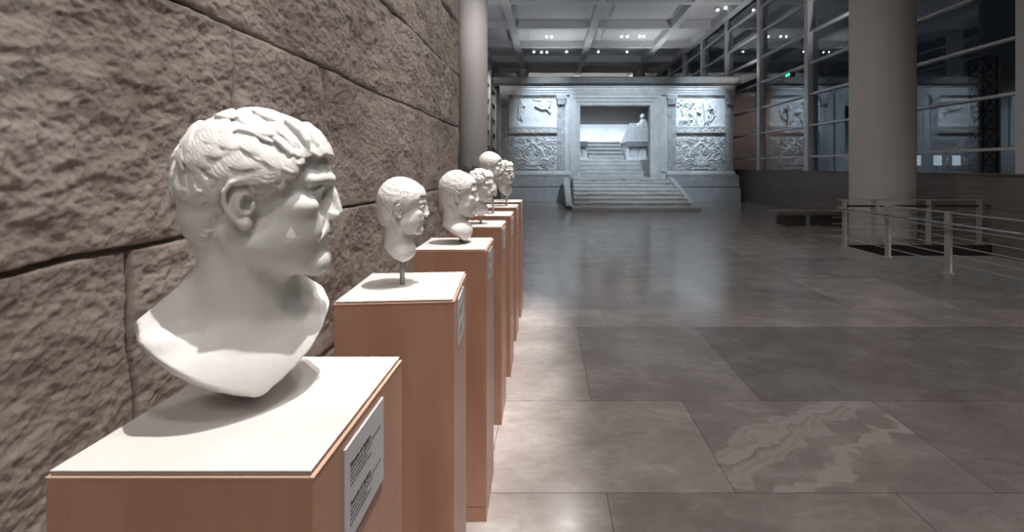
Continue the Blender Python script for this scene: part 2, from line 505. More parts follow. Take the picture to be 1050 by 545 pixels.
def make_strands(o):
    """locks of hair as chains of points lying on the skull"""
    rng = np.random.RandomState(o.get('seed', 3))
    crown = np.array([-0.60, 0.10, 0.78]); crown /= np.linalg.norm(crown)
    n = o['locks']
    ga = PI*(3-math.sqrt(5))
    i = np.arange(n*2)+0.5
    cz = 1-2*i/(n*2)
    r = np.sqrt(1-cz*cz)
    D = np.stack([r*np.cos(ga*i), r*np.sin(ga*i), cz], 1) + rng.normal(size=(n*2, 3))*o.get('jit', 0.05)
    D /= np.linalg.norm(D, axis=1)[:, None]
    P0 = project(D, o)
    zl = np.interp(P0[:, 0], HX, HZ) - o.get('drop', 0.0)*sstep(3.0, 5.5, P0[:, 0])
    keep = (P0[:, 2] > zl + o.get('keep', 0.6)) & (P0[:, 2] > -6.0)
    if 'zmax' in o: keep &= P0[:, 2] < o['zmax']
    if 'zmin' in o: keep &= P0[:, 2] > o['zmin']
    D = D[keep]
    L = o.get('len', 5.0); steps = 8
    cur = D.copy()
    sgn = np.where(D[:, 1] > 0, 1.0, -1.0)
    fq = o.get('coh', 1.7)
    ph = 5.0*perlin(D[:, 0]*fq+4.1, D[:, 1]*fq, D[:, 2]*fq+1.0) + rng.uniform(-0.6, 0.6, len(D))
    amp = rng.uniform(0.5, 1.0, len(D))*o.get('wave', 1.0)
    lenk = L*rng.uniform(0.8, 1.2, len(D))
    chain = [cur.copy()]
    for s in range(steps):
        away = cur - (cur @ crown)[:, None]*crown
        away /= np.linalg.norm(away, axis=1)[:, None] + 1e-6
        side = np.clip(np.abs(cur[:, 1])*1.4, 0, 1)
        bias = np.stack([o.get('fwd', 0.55)*(0.3+side), 0*sgn, -0.25*side], 1)
        t = away + bias
        t = t - (t*cur).sum(1)[:, None]*cur
        t /= np.linalg.norm(t, axis=1)[:, None] + 1e-6
        bt = np.cross(cur, t)
        a = amp*np.sin(ph + s*o.get('curl', 0.75))*sgn
        t = t*np.cos(a)[:, None] + bt*np.sin(a)[:, None]
        cur = cur + t*(lenk/steps/9.0)[:, None]
        cur /= np.linalg.norm(cur, axis=1)[:, None]
        pp = project(cur, o)
        bad = (pp[:, 2] < np.interp(pp[:, 0], HX, HZ)-o.get('drop', 0.0)*sstep(3.0, 5.5, pp[:, 0])+0.1) & (pp[:, 0] < 6.5)
        bad |= pp[:, 2] < o.get('zstop', -99)
        cur = np.where(bad[:, None], chain[-1]+(cur-chain[-1])*0.05, cur); cur /= np.linalg.norm(cur, axis=1)[:, None]
        chain.append(cur.copy())
    chain = np.array(chain)                                   # steps+1, n, 3
    flat = chain.reshape(-1, 3)
    pts = project(flat, o, o.get('lift', 0.45)).reshape(chain.shape)
    low = (pts[0, :, 2] < o.get('lowz', 3.0))
    return pts, low, rng

def carve_strands(F, org, h, pts, low, rng, o):
    nx, ny, nz = F.shape
    R = o.get('rad', 0.62)
    S, n, _ = pts.shape
    org = np.array(org)
    xs = org[0]+h*np.arange(nx); ys = org[1]+h*np.arange(ny); zs = org[2]+h*np.arange(nz)
    order = np.argsort(-pts[0, :, 2])
    nsub = o.get('nsub', 4)
    rise = o.get('rise', 0.35)
    for k in order:
        ch = pts[:, k]
        sc = rng.uniform(0.85, 1.15)*(0.62 if low[k] else 1.0)
        W = o.get('width', 0.85)*sc
        mid = ch[S//2]
        nrm = mid-np.array([-1.0, 0, 3.0]); nrm /= np.linalg.norm(nrm)
        up0 = (-0.35 if low[k] else 0.0) + rng.uniform(-0.08, 0.08)
        rs_ = rise*(0.4 if low[k] else 1.0)
        mn = ch.min(0)-W-R-0.8; mx = ch.max(0)+W+R+0.8
        i0 = np.maximum(((mn-org)/h).astype(int), 0); i1 = np.minimum(((mx-org)/h).astype(int)+2, [nx, ny, nz])
        if np.any(i1 <= i0): continue
        G = np.meshgrid(xs[i0[0]:i1[0]].astype(f32), ys[i0[1]:i1[1]].astype(f32), zs[i0[2]:i1[2]].astype(f32), indexing='ij')
        sub = F[i0[0]:i1[0], i0[1]:i1[1], i0[2]:i1[2]]
        lock = None
        tang = np.gradient(ch, axis=0)
        for q in range(nsub):
            la = 0 if nsub == 1 else (q/(nsub-1)*2-1)
            best = None
            nodes = []
            for s in range(S):
                t = s/(S-1)
                wid = W*min(1, 0.45+1.6*t)*(1-max(0, t-0.45)/0.55*0.92)
                lat = np.cross(nrm, tang[s]); lat /= np.linalg.norm(lat)+1e-6
                crownup = 0.22*R*(1-la*la)
                p = ch[s] + lat*la*wid + nrm*(up0 - 0.12 + rs_*math.sin(min(1, t*1.15)*PI*0.62) + crownup)
                rad = R*sc*(0.75+0.25*math.sin(PI*t))*(1-max(0, t-0.6)/0.4*0.55)
                nodes.append((p, rad))
            for s in range(S-1):
                c = cone(G, nodes[s][0], nodes[s+1][0], nodes[s][1], nodes[s+1][1])
                best = c if best is None else np.minimum(best, c)
            lock = best if lock is None else smin(lock, best, o.get('ksub', 0.10))
        # solid body under the strands
        for s in range(S-1):
            w0 = W*0.8*(1-max(0, s/(S-1)-0.45)/0.55*0.8); w1 = W*0.8*(1-max(0, (s+1)/(S-1)-0.45)/0.55*0.8)
            up_ = rs_*0.4
            c = cone(G, ch[s]+nrm*(up0+up_-w0), ch[s+1]+nrm*(up0+up_-w1), w0, w1)
            lock = np.minimum(lock, c)
        sub[:] = smin(sub, lock.astype(f32), o.get('klock', 0.07))

def surface_nets(F, org, h):
    nx, ny, nz = F.shape
    S = F < 0
    cnt = np.zeros((nx-1, ny-1, nz-1), np.uint8)
    for i in (0, 1):
        for j in (0, 1):
            for k in (0, 1):
                cnt += S[i:nx-1+i, j:ny-1+j, k:nz-1+k]
    act = (cnt > 0) & (cnt < 8)
    ids = np.full(act.shape, -1, np.int32)
    ai, aj, ak = np.nonzero(act)
    n = len(ai)
    ids[ai, aj, ak] = np.arange(n)
    acc = np.zeros((n, 3)); num = np.zeros(n)
    corners = [(i, j, k) for i in (0, 1) for j in (0, 1) for k in (0, 1)]
    for a in corners:
        for ax in range(3):
            if a[ax] == 0:
                b = list(a); b[ax] = 1
                fa = F[ai+a[0], aj+a[1], ak+a[2]]; fb = F[ai+b[0], aj+b[1], ak+b[2]]
                cr = (fa < 0) != (fb < 0)
                t = np.where(cr, fa/np.where(cr, fa-fb, 1), 0)
                p = np.zeros((n, 3)); p[:] = a
                p[:, ax] += t
                acc[cr] += p[cr]; num[cr] += 1
    V = (np.stack([ai, aj, ak], 1) + acc/num[:, None])*h + np.array(org)
    Q = []
    for ax in range(3):
        u, v = (ax+1) % 3, (ax+2) % 3
        sl0 = [slice(None)]*3; sl1 = [slice(None)]*3
        sl0[ax] = slice(0, -1); sl1[ax] = slice(1, None)
        for d in (u, v):
            sl0[d] = slice(1, -1); sl1[d] = slice(1, -1)
        s0, s1 = S[tuple(sl0)], S[tuple(sl1)]
        idx = np.stack(np.nonzero(s0 != s1), 1)
        if len(idx) == 0: continue
        inn = s0[idx[:, 0], idx[:, 1], idx[:, 2]]
        idx[:, u] += 1; idx[:, v] += 1
        def cid(du, dv):
            q = idx.copy(); q[:, u] += du; q[:, v] += dv
            return ids[q[:, 0], q[:, 1], q[:, 2]]
        q = np.stack([cid(-1, -1), cid(0, -1), cid(0, 0), cid(-1, 0)], 1)
        q[~inn] = q[~inn][:, ::-1]
        Q.append(q)
    return V, np.concatenate(Q)

def base_form(P, o, chest, base):
    d = head_base(P, o)
    msk = hair_mask(P, o.get('soft', 0.9), o.get('drop', 0.0))*sstep(-7.0, -5.0, P[2])
    d = (d - o.get('cap', 0.45)*msk).astype(f32)
    if o.get('tex', 0) > 0:
        d = d - (o['tex']*msk*fbm(P[0]*0.9, P[1]*0.9, P[2]*1.1, 3)).astype(f32)
    if o.get('bun'):
        d = smin(d, ell(P, (-8.8, 0, 0.5), (3.0, 3.2, 3.0)), 0.8)
    if chest is not None:
        a = chest['turn']
        ca, sa = math.cos(a), math.sin(a)
        cx = ca*(P[0]+2.0) + sa*P[1]
        cy = -sa*(P[0]+2.0) + ca*P[1]
        cz = P[2]
        C = (cx, cy, cz); ay = np.abs(cy); A = (cx, ay, cz)
        W = chest['w']
        t = ell(C, (-1.2, 0, -24.0), (8.6, 17.0, 9.6))
        t = smin(t, cone(A, (-2.2, 2.0, -11.8), (-2.4, W-1.0, -17.6), 3.8, 2.8), 2.8)
        t = smin(t, cone(A, (3.4, 1.2, -17.4), (1.4, W-1.5, -17.0), 0.6, 0.8), 2.0)     # collar bones
        t = smax(t, -ell(C, (5.0, 0, -16.8), (1.3, 1.3, 1.2)), 1.0)                     # pit of the neck
        d = smin(d, t, 1.7)
        rag = 0.20*fbm(P[0]*0.6, P[1]*0.6, P[2]*0.6, 3)
        q = np.clip(ay/W, 0, 1.3)
        zb = -27.3 + chest['drop']*(0.70*q**1.2+0.30*q**4.0) + 0.33*np.clip(cx, 0, 10)
        cut = np.maximum((zb-cz)*0.72, ay-W) + rag
        d = smax(d, cut.astype(f32), 0.3)
        back = -(cx + 4.6 + 0.10*(cz+20))
        d = smax(d, (back - 30*(cz > -13.2)).astype(f32), 0.3)
    elif base == 'flare':
        cfx = o.get('flx', -0.6)
        t = ell(P, (cfx, 0, -15.6), (6.2, 6.6, 4.6))
        d = smin(d, t, 1.6)
        zb = -20.4 + 0.10*np.abs(P[0]-cfx-2.0)**1.9 + 0.10*np.abs(P[1])**1.6
        d = smax(d, ((zb-P[2])*0.8).astype(f32), 0.35)
    elif base == 'wedge':
        t = ell(P, (0.2, 0, -16.2), (7.4, 7.6, 7.4))
        d = smin(d, t, 1.8)
        zb = np.maximum(-17.4 - 0.85*(P[0]+1.5), -22.8) + 0.05*np.abs(P[1])**1.7
        d = smax(d, ((zb-P[2])*0.75).astype(f32), 0.25)
        d = smax(d, (P[0]-5.4 - 30*(P[2] > -13)).astype(f32), 0.25)
    elif base == 'long':
        t = ell(P, (-0.3, 0, -16.6), (7.8, 9.0, 6.2))
        d = smin(d, t, 1.8)
        zb = -22.6 + 0.75*np.abs(P[0]-3.0)**1.0 + 0.16*np.abs(P[1])**1.3
        d = smax(d, ((zb-P[2])*0.7).astype(f32), 0.3)
    return d.astype(f32)

def sculpt(o, h, chest=None, base='flare'):
    """returns vertices (cm, head frame) and quads"""
    if chest is not None:
        lo = np.array([-17, -17.5, -29.5]); hi = np.array([15, 17.5, 14.0])
    else:
        lo = np.array([-12.0, -10.8, -24.0]); hi = np.array([13.5, 10.8, 14.0])
    K = 4
    H4 = h*K
    cn = np.ceil((hi-lo)/H4).astype(int)+1
    axc = [(lo[i]+H4*np.arange(cn[i])).astype(f32) for i in range(3)]
    Pc = np.meshgrid(*axc, indexing='ij')
    dc = base_form(Pc, o, chest, base)
    # trilinear upsampling of the coarse field
    def up(a, ax):
        n = a.shape[ax]
        idx = np.arange((n-1)*K+1)
        i0 = np.minimum(idx//K, n-2); t = (idx-i0*K)/K
        sh = [1, 1, 1]; sh[ax] = -1
        t = t.reshape(sh).astype(f32)
        return np.take(a, i0, ax)*(1-t)+np.take(a, i0+1, ax)*t
    d = up(up(up(dc, 0), 1), 2).astype(f32)
    ii = np.nonzero(np.abs(d) < 1.0+0.6*h)
    Pf = tuple((lo[k]+h*ii[k]).astype(f32) for k in range(3))
    d[ii] = base_form(Pf, o, chest, base)
    if o.get('locks', 0):
        pts, low, rng = make_strands(o)
        carve_strands(d, lo, h, pts, low, rng, o)
        if o.get('fine'):
            o2 = dict(o, **o['fine'])
            pts, low, rng = make_strands(o2)
            carve_strands(d, lo, h, pts, low, rng, o2)
    def local(fn, mn, mx):
        i0 = np.maximum(((np.array(mn)-lo)/h).astype(int), 0); i1 = np.minimum(((np.array(mx)-lo)/h).astype(int)+2, d.shape)
        G = np.meshgrid(*[(lo[k]+h*np.arange(i0[k], i1[k])).astype(f32) for k in range(3)], indexing='ij')
        sl = tuple(slice(i0[k], i1[k]) for k in range(3))
        d[sl] = fn(G, d[sl])
    if o.get('fringe'):
        rng = np.random.RandomState(5)
        r = o.get('fr', 0.62)
        for yy in np.linspace(-5.0, 5.0, o['fringe']):
            zt = 5.9+0.06*abs(yy)**1.5+rng.uniform(-0.35, 0.7)
            xx = float(np.interp(abs(yy), [0, 2, 3.5, 5, 6], [8.85, 8.45, 7.85, 6.7, 5.5]))
            sd = -1 if yy < 1.0 else 1
            curl = sd*rng.uniform(0.35, 0.8)
            pts_ = [(xx-2.6, yy*0.9-curl*0.7, zt+3.9), (xx-1.1, yy*0.95-curl*0.2, zt+2.7), (xx-0.15, yy, zt+1.3), (xx+0.05, yy+curl*0.35, zt+0.4), (xx-0.1, yy+curl*0.9, zt-0.3)]
            def fn(G, dd):
                for off in (-0.5, 0.0, 0.5):
                    best = None
                    for q in range(4):
                        w0 = (1, 1.1, 1.0, 0.7, 0.35)[q]; w1 = (1, 1.1, 1.0, 0.7, 0.35)[q+1]
                        c = cone(G, (pts_[q][0], pts_[q][1]+off*w0*r*1.3, pts_[q][2]), (pts_[q+1][0], pts_[q+1][1]+off*w1*r*1.3, pts_[q+1][2]), r*0.62*w0, r*0.62*w1)
                        best = c if best is None else np.minimum(best, c)
                    dd = smin(dd, best, 0.09)
                return dd
            local(fn, (xx-4.2, yy-2.6, zt-1.6), (xx+1.6, yy+2.6, zt+5.4))
    for sg in (-1, 1):
        local(lambda G, dd: ear_field(G, dd, o.get('ears', 0.88)), (-4.6, 5.2 if sg > 0 else -9.6, -4.8), (2.0, 9.6 if sg > 0 else -5.2, 3.6))
    zz_ = (lo[2]+h*np.arange(d.shape[2])).astype(f32)
    d = np.maximum(d, (lo[2]+1.5*h-zz_)[None, None, :])
    return surface_nets(d, lo, h)

# =====================================================================
# setting: floor
# =====================================================================
XW = 9.2            # glass wall on the right
XL = -1.15          # rough stone wall on the left
XG = -4.15          # glass wall on the far left
YB = 37.0           # back wall
PIT_X, PIT_Y = 6.02, 9.15
YN = -9.0           # wall behind the camera
slabs = []
def row(y0, y1, xs, tones, veins=None):
    for i in range(len(xs)-1):
        slabs.append((xs[i], xs[i+1], y0, y1, tones[i], 1.0 if veins and i in veins else 0.0))
row(YN, -4.0, [-1.5, 1.0, 3.5, PIT_X], [1.0, 1.05, 0.95])
row(-4.0, -1.0, [-1.5, 0.5, 2.0, 4.0, PIT_X], [1.0, 1.05, 0.95, 1.0])
row(-1.0, 1.20, [-1.5, -0.5, 0.8, 2.1, 3.4, 4.7, PIT_X], [1.0, 0.95, 1.05, 0.9, 1.0, 0.95])
row(1.20, 2.19, [-1.5, 0.29, 1.7, 3.1, 4.5, PIT_X], [1.12, 1.0, 0.95, 1.05, 0.95])
row(2.19, 3.05, [-1.5, -0.3, 0.92, 2.2, 3.5, 4.8, PIT_X], [1.3, 1.28, 1.0, 0.86, 0.95, 0.9], {2})
row(3.05, 4.46, [-1.5, 0.30, 1.46, 2.9, 4.3, PIT_X], [1.12, 0.98, 0.74, 0.78, 0.82])
row(4.46, 5.02, [-1.5, 0.6, 2.2, 3.9, PIT_X], [1.25, 1.18, 1.15, 1.08])
yy = 5.02; rr_ = random.Random(4)
while yy < 36.9:
    hrow = rr_.choice([0.86, 1.41, 1.41, 0.55])
    y1 = min(yy+hrow, YB)
    if yy < PIT_Y < y1: y1 = PIT_Y
    xr = PIT_X if y1 <= PIT_Y+1e-6 else XW
    xl = -1.5 if y1 < 5.6 else XG-0.1
    xs = [xl]
    while xs[-1] < xr-1.0: xs.append(xs[-1]+rr_.uniform(1.1, 1.6))
    xs[-1] = xr
    row(yy, y1, xs, [rr_.uniform(0.86, 1.14) for _ in xs])
    yy = y1
vs, fs, tones, veins = [], [], [], []
for (x0, x1, y0, y1, t, vv) in slabs:
    g = 0.0016
    bI = len(vs)
    vs += [(x0+g, y0+g, 0), (x1-g, y0+g, 0), (x1-g, y1-g, 0), (x0+g, y1-g, 0)]
    fs.append((bI, bI+1, bI+2, bI+3)); tones.append(t); veins.append(vv)
fl = mesh_obj('floor', vs, fs, M['floor'])
ca = fl.data.attributes.new('slab_tone', 'FLOAT_COLOR', 'CORNER')
cv = fl.data.attributes.new('slab_vein', 'FLOAT', 'FACE')
for p, t, vv in zip(fl.data.polygons, tones, veins):
    for li in p.loop_indices: ca.data[li].color = (t, t, t, 1)
    cv.data[p.index].value = vv
# the bed under the slabs (its dark colour shows in the joints), same structure
bed = MB(); bed.box(-1.6, PIT_X, YN, PIT_Y, -0.22, -0.003); bed.box(XG-0.1, XW+0.1, PIT_Y, YB, -0.22, -0.003)
bb = bed.build('floor_bed', M['black_gap']); tag(bb, 'dark bedding in the joints under the polished floor slabs', 'floor', kind='structure')
tag(fl, 'polished brown travertine slab floor of the hall', 'floor', kind='structure')

# stair pit on the right, behind the railing
pt = MB()
pt.box(PIT_X-0.02, XW, PIT_Y-0.001, PIT_Y+0.1, -2.6, -0.222)
pt.box(PIT_X-0.12, PIT_X-0.02, YN, PIT_Y, -2.6, -0.222)
pt.box(PIT_X-0.1, XW, YN, PIT_Y, -2.75, -2.6)
pt.box(XW-0.13, XW-0.12, YN, PIT_Y, -2.6, -0.222)
po = pt.build('trim_1', M['pit']); tag(po, 'grey panelled sides of the stair opening behind the railing', 'stair opening', kind='structure')

# =====================================================================
# setting: rough stone wall on the left
# =====================================================================
def build_rough_wall():
    d = -XL
    ny, nz = 900, 760
    t = np.linspace(0, 1, ny)
    Yv = 0.35*np.exp(t*math.log(5.86/0.35))
    s = np.linspace(0, 1, nz)
    Zv = np.concatenate([np.linspace(0.0, 0.75, 40, endpoint=False), np.linspace(0.75, 3.4, 600, endpoint=False), np.linspace(3.4, 9.3, nz-640)])
    Yg, Zg = np.meshgrid(Yv, Zv, indexing='ij')
    courses = [-0.1, 0.62, H-0.203*d, H+0.445*d, H+1.02*d, 3.40, 4.1, 4.8, 5.5, 6.2, 6.9, 7.6, 8.3, 9.0, 9.6]
    joints = {0: [0.9, 2.1, 3.2, 4.6, 5.8], 1: [1.09*d, 2.29*d, 3.2*d, 4.2*d, 5.0*d],
              2: [0.2, 1.43*d, 2.02*d, 3.03*d, 3.57*d, 4.12*d, 5.1*d], 3: [0.7*d, 2.29*d, 3.45*d, 4.18*d, 5.0*d],
              4: [0.4, 1.5, 2.75, 4.10*d, 5.2*d], 5: [1.0, 2.2, 3.4, 4.5, 5.6]}
    # wobble of the joints
    wob = 0.022*perlin(Yg*1.3, Zg*0+2.2, Zg*0+0.4) + 0.008*perlin(Yg*6, Zg*0+8.2, Zg*0)
    Zw = Zg + wob
    ci = np.clip(np.searchsorted(courses, Zw.ravel())-1, 0, len(courses)-2).reshape(Zw.shape)
    c = np.array(courses)
    dz = np.minimum(np.abs(Zw-c[ci]), np.abs(c[ci+1]-Zw))
    dy = np.full(Yg.shape, 9.0); bid = np.zeros(Yg.shape)
    for k in range(len(courses)-1):
        js = joints.get(k, [0.5+0.35*(k % 3), 1.9+0.3*(k % 2), 3.1, 4.4, 5.7])
        m = ci == k
        yw = Yg[m] + 0.034*perlin(Zg[m]*3.4, Yg[m]*0+k*3.3, Yg[m]*0) + 0.006*perlin(Zg[m]*14, Yg[m]*0+k, Yg[m]*0+2.0)
        a = np.abs(yw[:, None]-np.array(js)[None]).min(1)
        dy[m] = a
        bid[m] = k*17 + np.searchsorted(js, yw)
    offs = (np.sin(bid*12.9898)*43758.5453) % 1.0
    wx = 0.05*perlin(Yg*7, Zg*7, Yg*0+2.5); wz = 0.05*perlin(Yg*7+9, Zg*7, Yg*0+7.5)
    Yw, Zq = Yg+wx, Zg+wz
    big = fbm(Yw*1.5+offs*9, Zq*1.9, bid*0.37, 4)
    mid = fbm(Yw*7.5, Zq*8.5+offs*5, bid*0.11+3, 4, gain=0.5)
    fine = fbm(Yg*34, Zg*38, Yg*0+1.7, 4, gain=0.62)
    rid = 1-np.abs(fbm(Yw*3.2+2, Zq*4.6, bid*0.21+5, 3, gain=0.5))*2.2
    pits = np.clip(perlin(Yg*26+3, Zg*30, Yg*0+9)-0.32, 0, 1)
    amp = 0.35+0.75*((np.sin(bid*78.233)*12543.12) % 1.0)
    rel = 0.030*big + amp*(0.017*mid + 0.010*rid) + 0.0070*fine - 0.022*pits
    edge_r = np.minimum(dz*0.8, dy)
    rel = rel*(0.6+0.4*np.clip(edge_r/0.035, 0, 1)) + 0.010*offs
    jn = np.minimum(dz + 0.0012 - 0.006*np.clip(perlin(Yg*1.1, Zg*0+5, Zg*0+ci*3.1), 0, 1), dy+0.0022-0.0075*np.clip(perlin(Yg*0+ci*7.7, Zg*4.0, np.floor(Yg*2.0)), 0, 1))
    groove = np.clip(1-jn/0.0085, 0, 1)
    rel = rel - 0.050*groove**0.7 - 0.006*np.clip(1-np.minimum(dz, dy)/0.03, 0, 1)**2
    X = XL + rel - 0.012
    V = np.stack([X, Yg, Zg], -1).reshape(-1, 3)
    idx = np.arange(ny*nz).reshape(ny, nz)
    Q = np.stack([idx[:-1, :-1], idx[1:, :-1], idx[1:, 1:], idx[:-1, 1:]], -1).reshape(-1, 4)
    return np_mesh_obj('wall_left', V, Q, M['rough_wall'])
wl = build_rough_wall()
tag(wl, 'rough split travertine block wall along the left', 'wall', kind='structure')
core = MB(); core.box(XL-0.5, XL-0.13, YN, 5.84, 0, 9.7); core.box(XG-0.2, XL-0.5, 5.7, 5.84, 0, 9.7); core.box(XL-0.5, XL-0.02, YN, 0.36, 0, 9.7)
co = core.build('wall_left_end', M['white_paint']); tag(co, 'plain painted back of the rough stone wall', 'wall', kind='structure')

# =====================================================================
# setting: ceiling with coffers, outer walls, glass
# =====================================================================
ZC = 8.99; DEP = 0.42
cb = MB()
cb.box(XG-0.2, XW+0.35, YN, YB+0.2, ZC+DEP, ZC+DEP+0.2)
ylines = [20.4-3.75*k for k in range(7, 0, -1)] + [20.4+3.75*k for k in range(0, 5)]
for x in (-1.86, 2.47, 6.8):
    cb.box(x-0.19, x+0.19, YN, YB, ZC, ZC+DEP)
for y in ylines:
    cb.box(XG, XW, y-0.13, y+0.13, ZC+0.012, ZC+DEP)
cb.box(XW-0.42, XW-0.06, YN, YB, ZC-0.01, ZC+DEP)
cb.box(XG-0.1, XG+0.34, 6.6, YB, ZC-0.01, ZC+DEP)
# recessed track slots inside the coffers
for yi in range(len(ylines)-1):
    for xa, xb in ((-1.86, 2.47), (2.47, 6.8)):
        y0, y1 = ylines[yi], ylines[yi+1]
        cb.box(xa+0.8, xb-0.8, y0+0.9, y1-0.9, ZC+DEP-0.10, ZC+DEP)
co = cb.build('ceiling', M['ceiling']); tag(co, 'grey coffered ceiling with crossing beams', 'ceiling', kind='structure')

wb = MB(); wb.box(XG-0.2, XW+0.3, YB, YB+0.2, 0, ZC+DEP)
wo = wb.build('wall_back', M['white_paint']); tag(wo, 'pale wall closing the far end of the hall', 'wall', kind='structure')

wb = MB(); wb.box(XG-0.2, XW+0.3, YN-0.2, YN, -2.6, ZC+DEP); wo = wb.build('wall_front', M['white_paint']); tag(wo, 'pale wall behind the viewer', 'wall', kind='structure')
SILL = 1.46
pw = MB()
ys = [YN, -6.0, -3.0, -0.5, 2.0, 5.0, 8.0, 11.0, 14.0, 17.0, 20.0, 23.0, 26.0, 29.0, 32.0, YB]
for i in range(len(ys)-1):
    for z0, z1 in ((-2.6, 0.0), (0.0, 0.72), (0.724, SILL-0.03)):
        pw.box(XW-0.12, XW+0.1, ys[i]+0.002, ys[i+1]-0.002, z0+0.001, z1)
pw.box(XW-0.16, XW+0.14, YN, YB, SILL-0.03, SILL)
po = pw.build('wall_right', M['parapet']); tag(po, 'low striped travertine wall under the glass on the right', 'wall', kind='structure')

MUL_Y = [8.55+3.56*k for k in range(-5, 9)]
TR_Z = [1.949+1.08*k for k in range(0, 7)]
wn = 1
for i in range(len(MUL_Y)-1):
    y0, y1 = MUL_Y[i], MUL_Y[i+1]
    if y0 > YB: break
    y1 = min(y1, YB)
    g = MB(); g.box(XW+0.02, XW+0.028, y0+0.1, y1-0.1, SILL, ZC)
    go = g.build('window_%d' % wn, M['glass']); tag(go, kind='structure'); go['label'] = 'tall glass bay of the right wall'
    fm = MB()
    fm.box(XW-0.16, XW+0.10, y0-0.11, y0+0.11, SILL, ZC)
    if i == len(MUL_Y)-2: fm.box(XW-0.16, XW+0.10, y1-0.11, y1+0.11, SILL, ZC)
    fm.build('mullion', M['mullion'], go)
    tm = MB()
    for z in TR_Z:
        tm.box(XW-0.10, XW+0.06, y0+0.11, y1-0.11, z-0.028, z+0.028)
    tm.build('transom', M['mullion'], go)
    wn += 1
LY = [5.85, 10.4, 14.0, 17.6, 21.2, 24.8, 28.4, 32.0, 35.6, YB]
for i in range(len(LY)-1):
    y0, y1 = LY[i], LY[i+1]
    g = MB(); g.box(XG-0.03, XG-0.022, y0+0.1, y1-0.1, 0.0, ZC)
    go = g.build('window_%d' % wn, M['glass']); tag(go, kind='structure'); go['label'] = 'tall glass bay of the left wall behind the altar hall'
    fm = MB(); fm.box(XG-0.1, XG+0.18, y0-0.42, y0+0.42, 0, ZC); fm.build('mullion', M['mullion'], go)
    tm = MB()
    for z in [0.05]+TR_Z:
        tm.box(XG-0.06, XG+0.10, y0+0.12, y1-0.12, z-0.05, z+0.05)
    tm.build('transom', M['mullion'], go)
    wn += 1

# columns
def column(x, y, r, label):
    c = MB(); c.lathe([(r, 0.0), (r, ZC+0.02)], n=72)
    o = c.build('column', M['column']); shade_auto(o)
    o.location = (x, y, 0)
    tag(o, label, 'column', 'round columns of the hall')
    return o
column(-2.53, 15.3, 0.50, 'round grey column at the end of the rough stone wall')
column(7.68, 10.3, 0.625, 'thick round column on the right behind the railing')
column(-1.86, 34.2, 0.46, 'far left round column top showing above the marble enclosure')
column(7.0, 34.2, 0.44, 'far right round column top showing above the marble enclosure')

# =====================================================================
# marble altar enclosure at the end of the hall
# =====================================================================
Y0 = 20.6
S = F_PX/Y0
def ux(u): return (u-561)/S
def vz(v): return H-(v-171)/S

def heightfield(name, x0, x1, z0, z1, h, yfront, mat, parent, depth=0.10):
    nz, nx = h.shape
    X, Z = np.meshgrid(np.linspace(x0, x1, nx), np.linspace(z0, z1, nz))
    Yv = yfront - h
    V = np.stack([X, Yv, Z], -1)
    # ring of returning vertices
    Vp = np.zeros((nz+2, nx+2, 3)); Vp[1:-1, 1:-1] = V
    Vp[0, 1:-1] = V[0]; Vp[-1, 1:-1] = V[-1]; Vp[1:-1, 0] = V[:, 0]; Vp[1:-1, -1] = V[:, -1]
    Vp[0, 0] = V[0, 0]; Vp[0, -1] = V[0, -1]; Vp[-1, 0] = V[-1, 0]; Vp[-1, -1] = V[-1, -1]
    Vp[0, :, 1] = Vp[-1, :, 1] = yfront+depth; Vp[:, 0, 1] = Vp[:, -1, 1] = yfront+depth
    idx = np.arange((nz+2)*(nx+2)).reshape(nz+2, nx+2)
    Q = np.stack([idx[:-1, :-1], idx[:-1, 1:], idx[1:, 1:], idx[1:, :-1]], -1).reshape(-1, 4)
    return np_mesh_obj(name, Vp.reshape(-1, 3), Q, mat, parent)

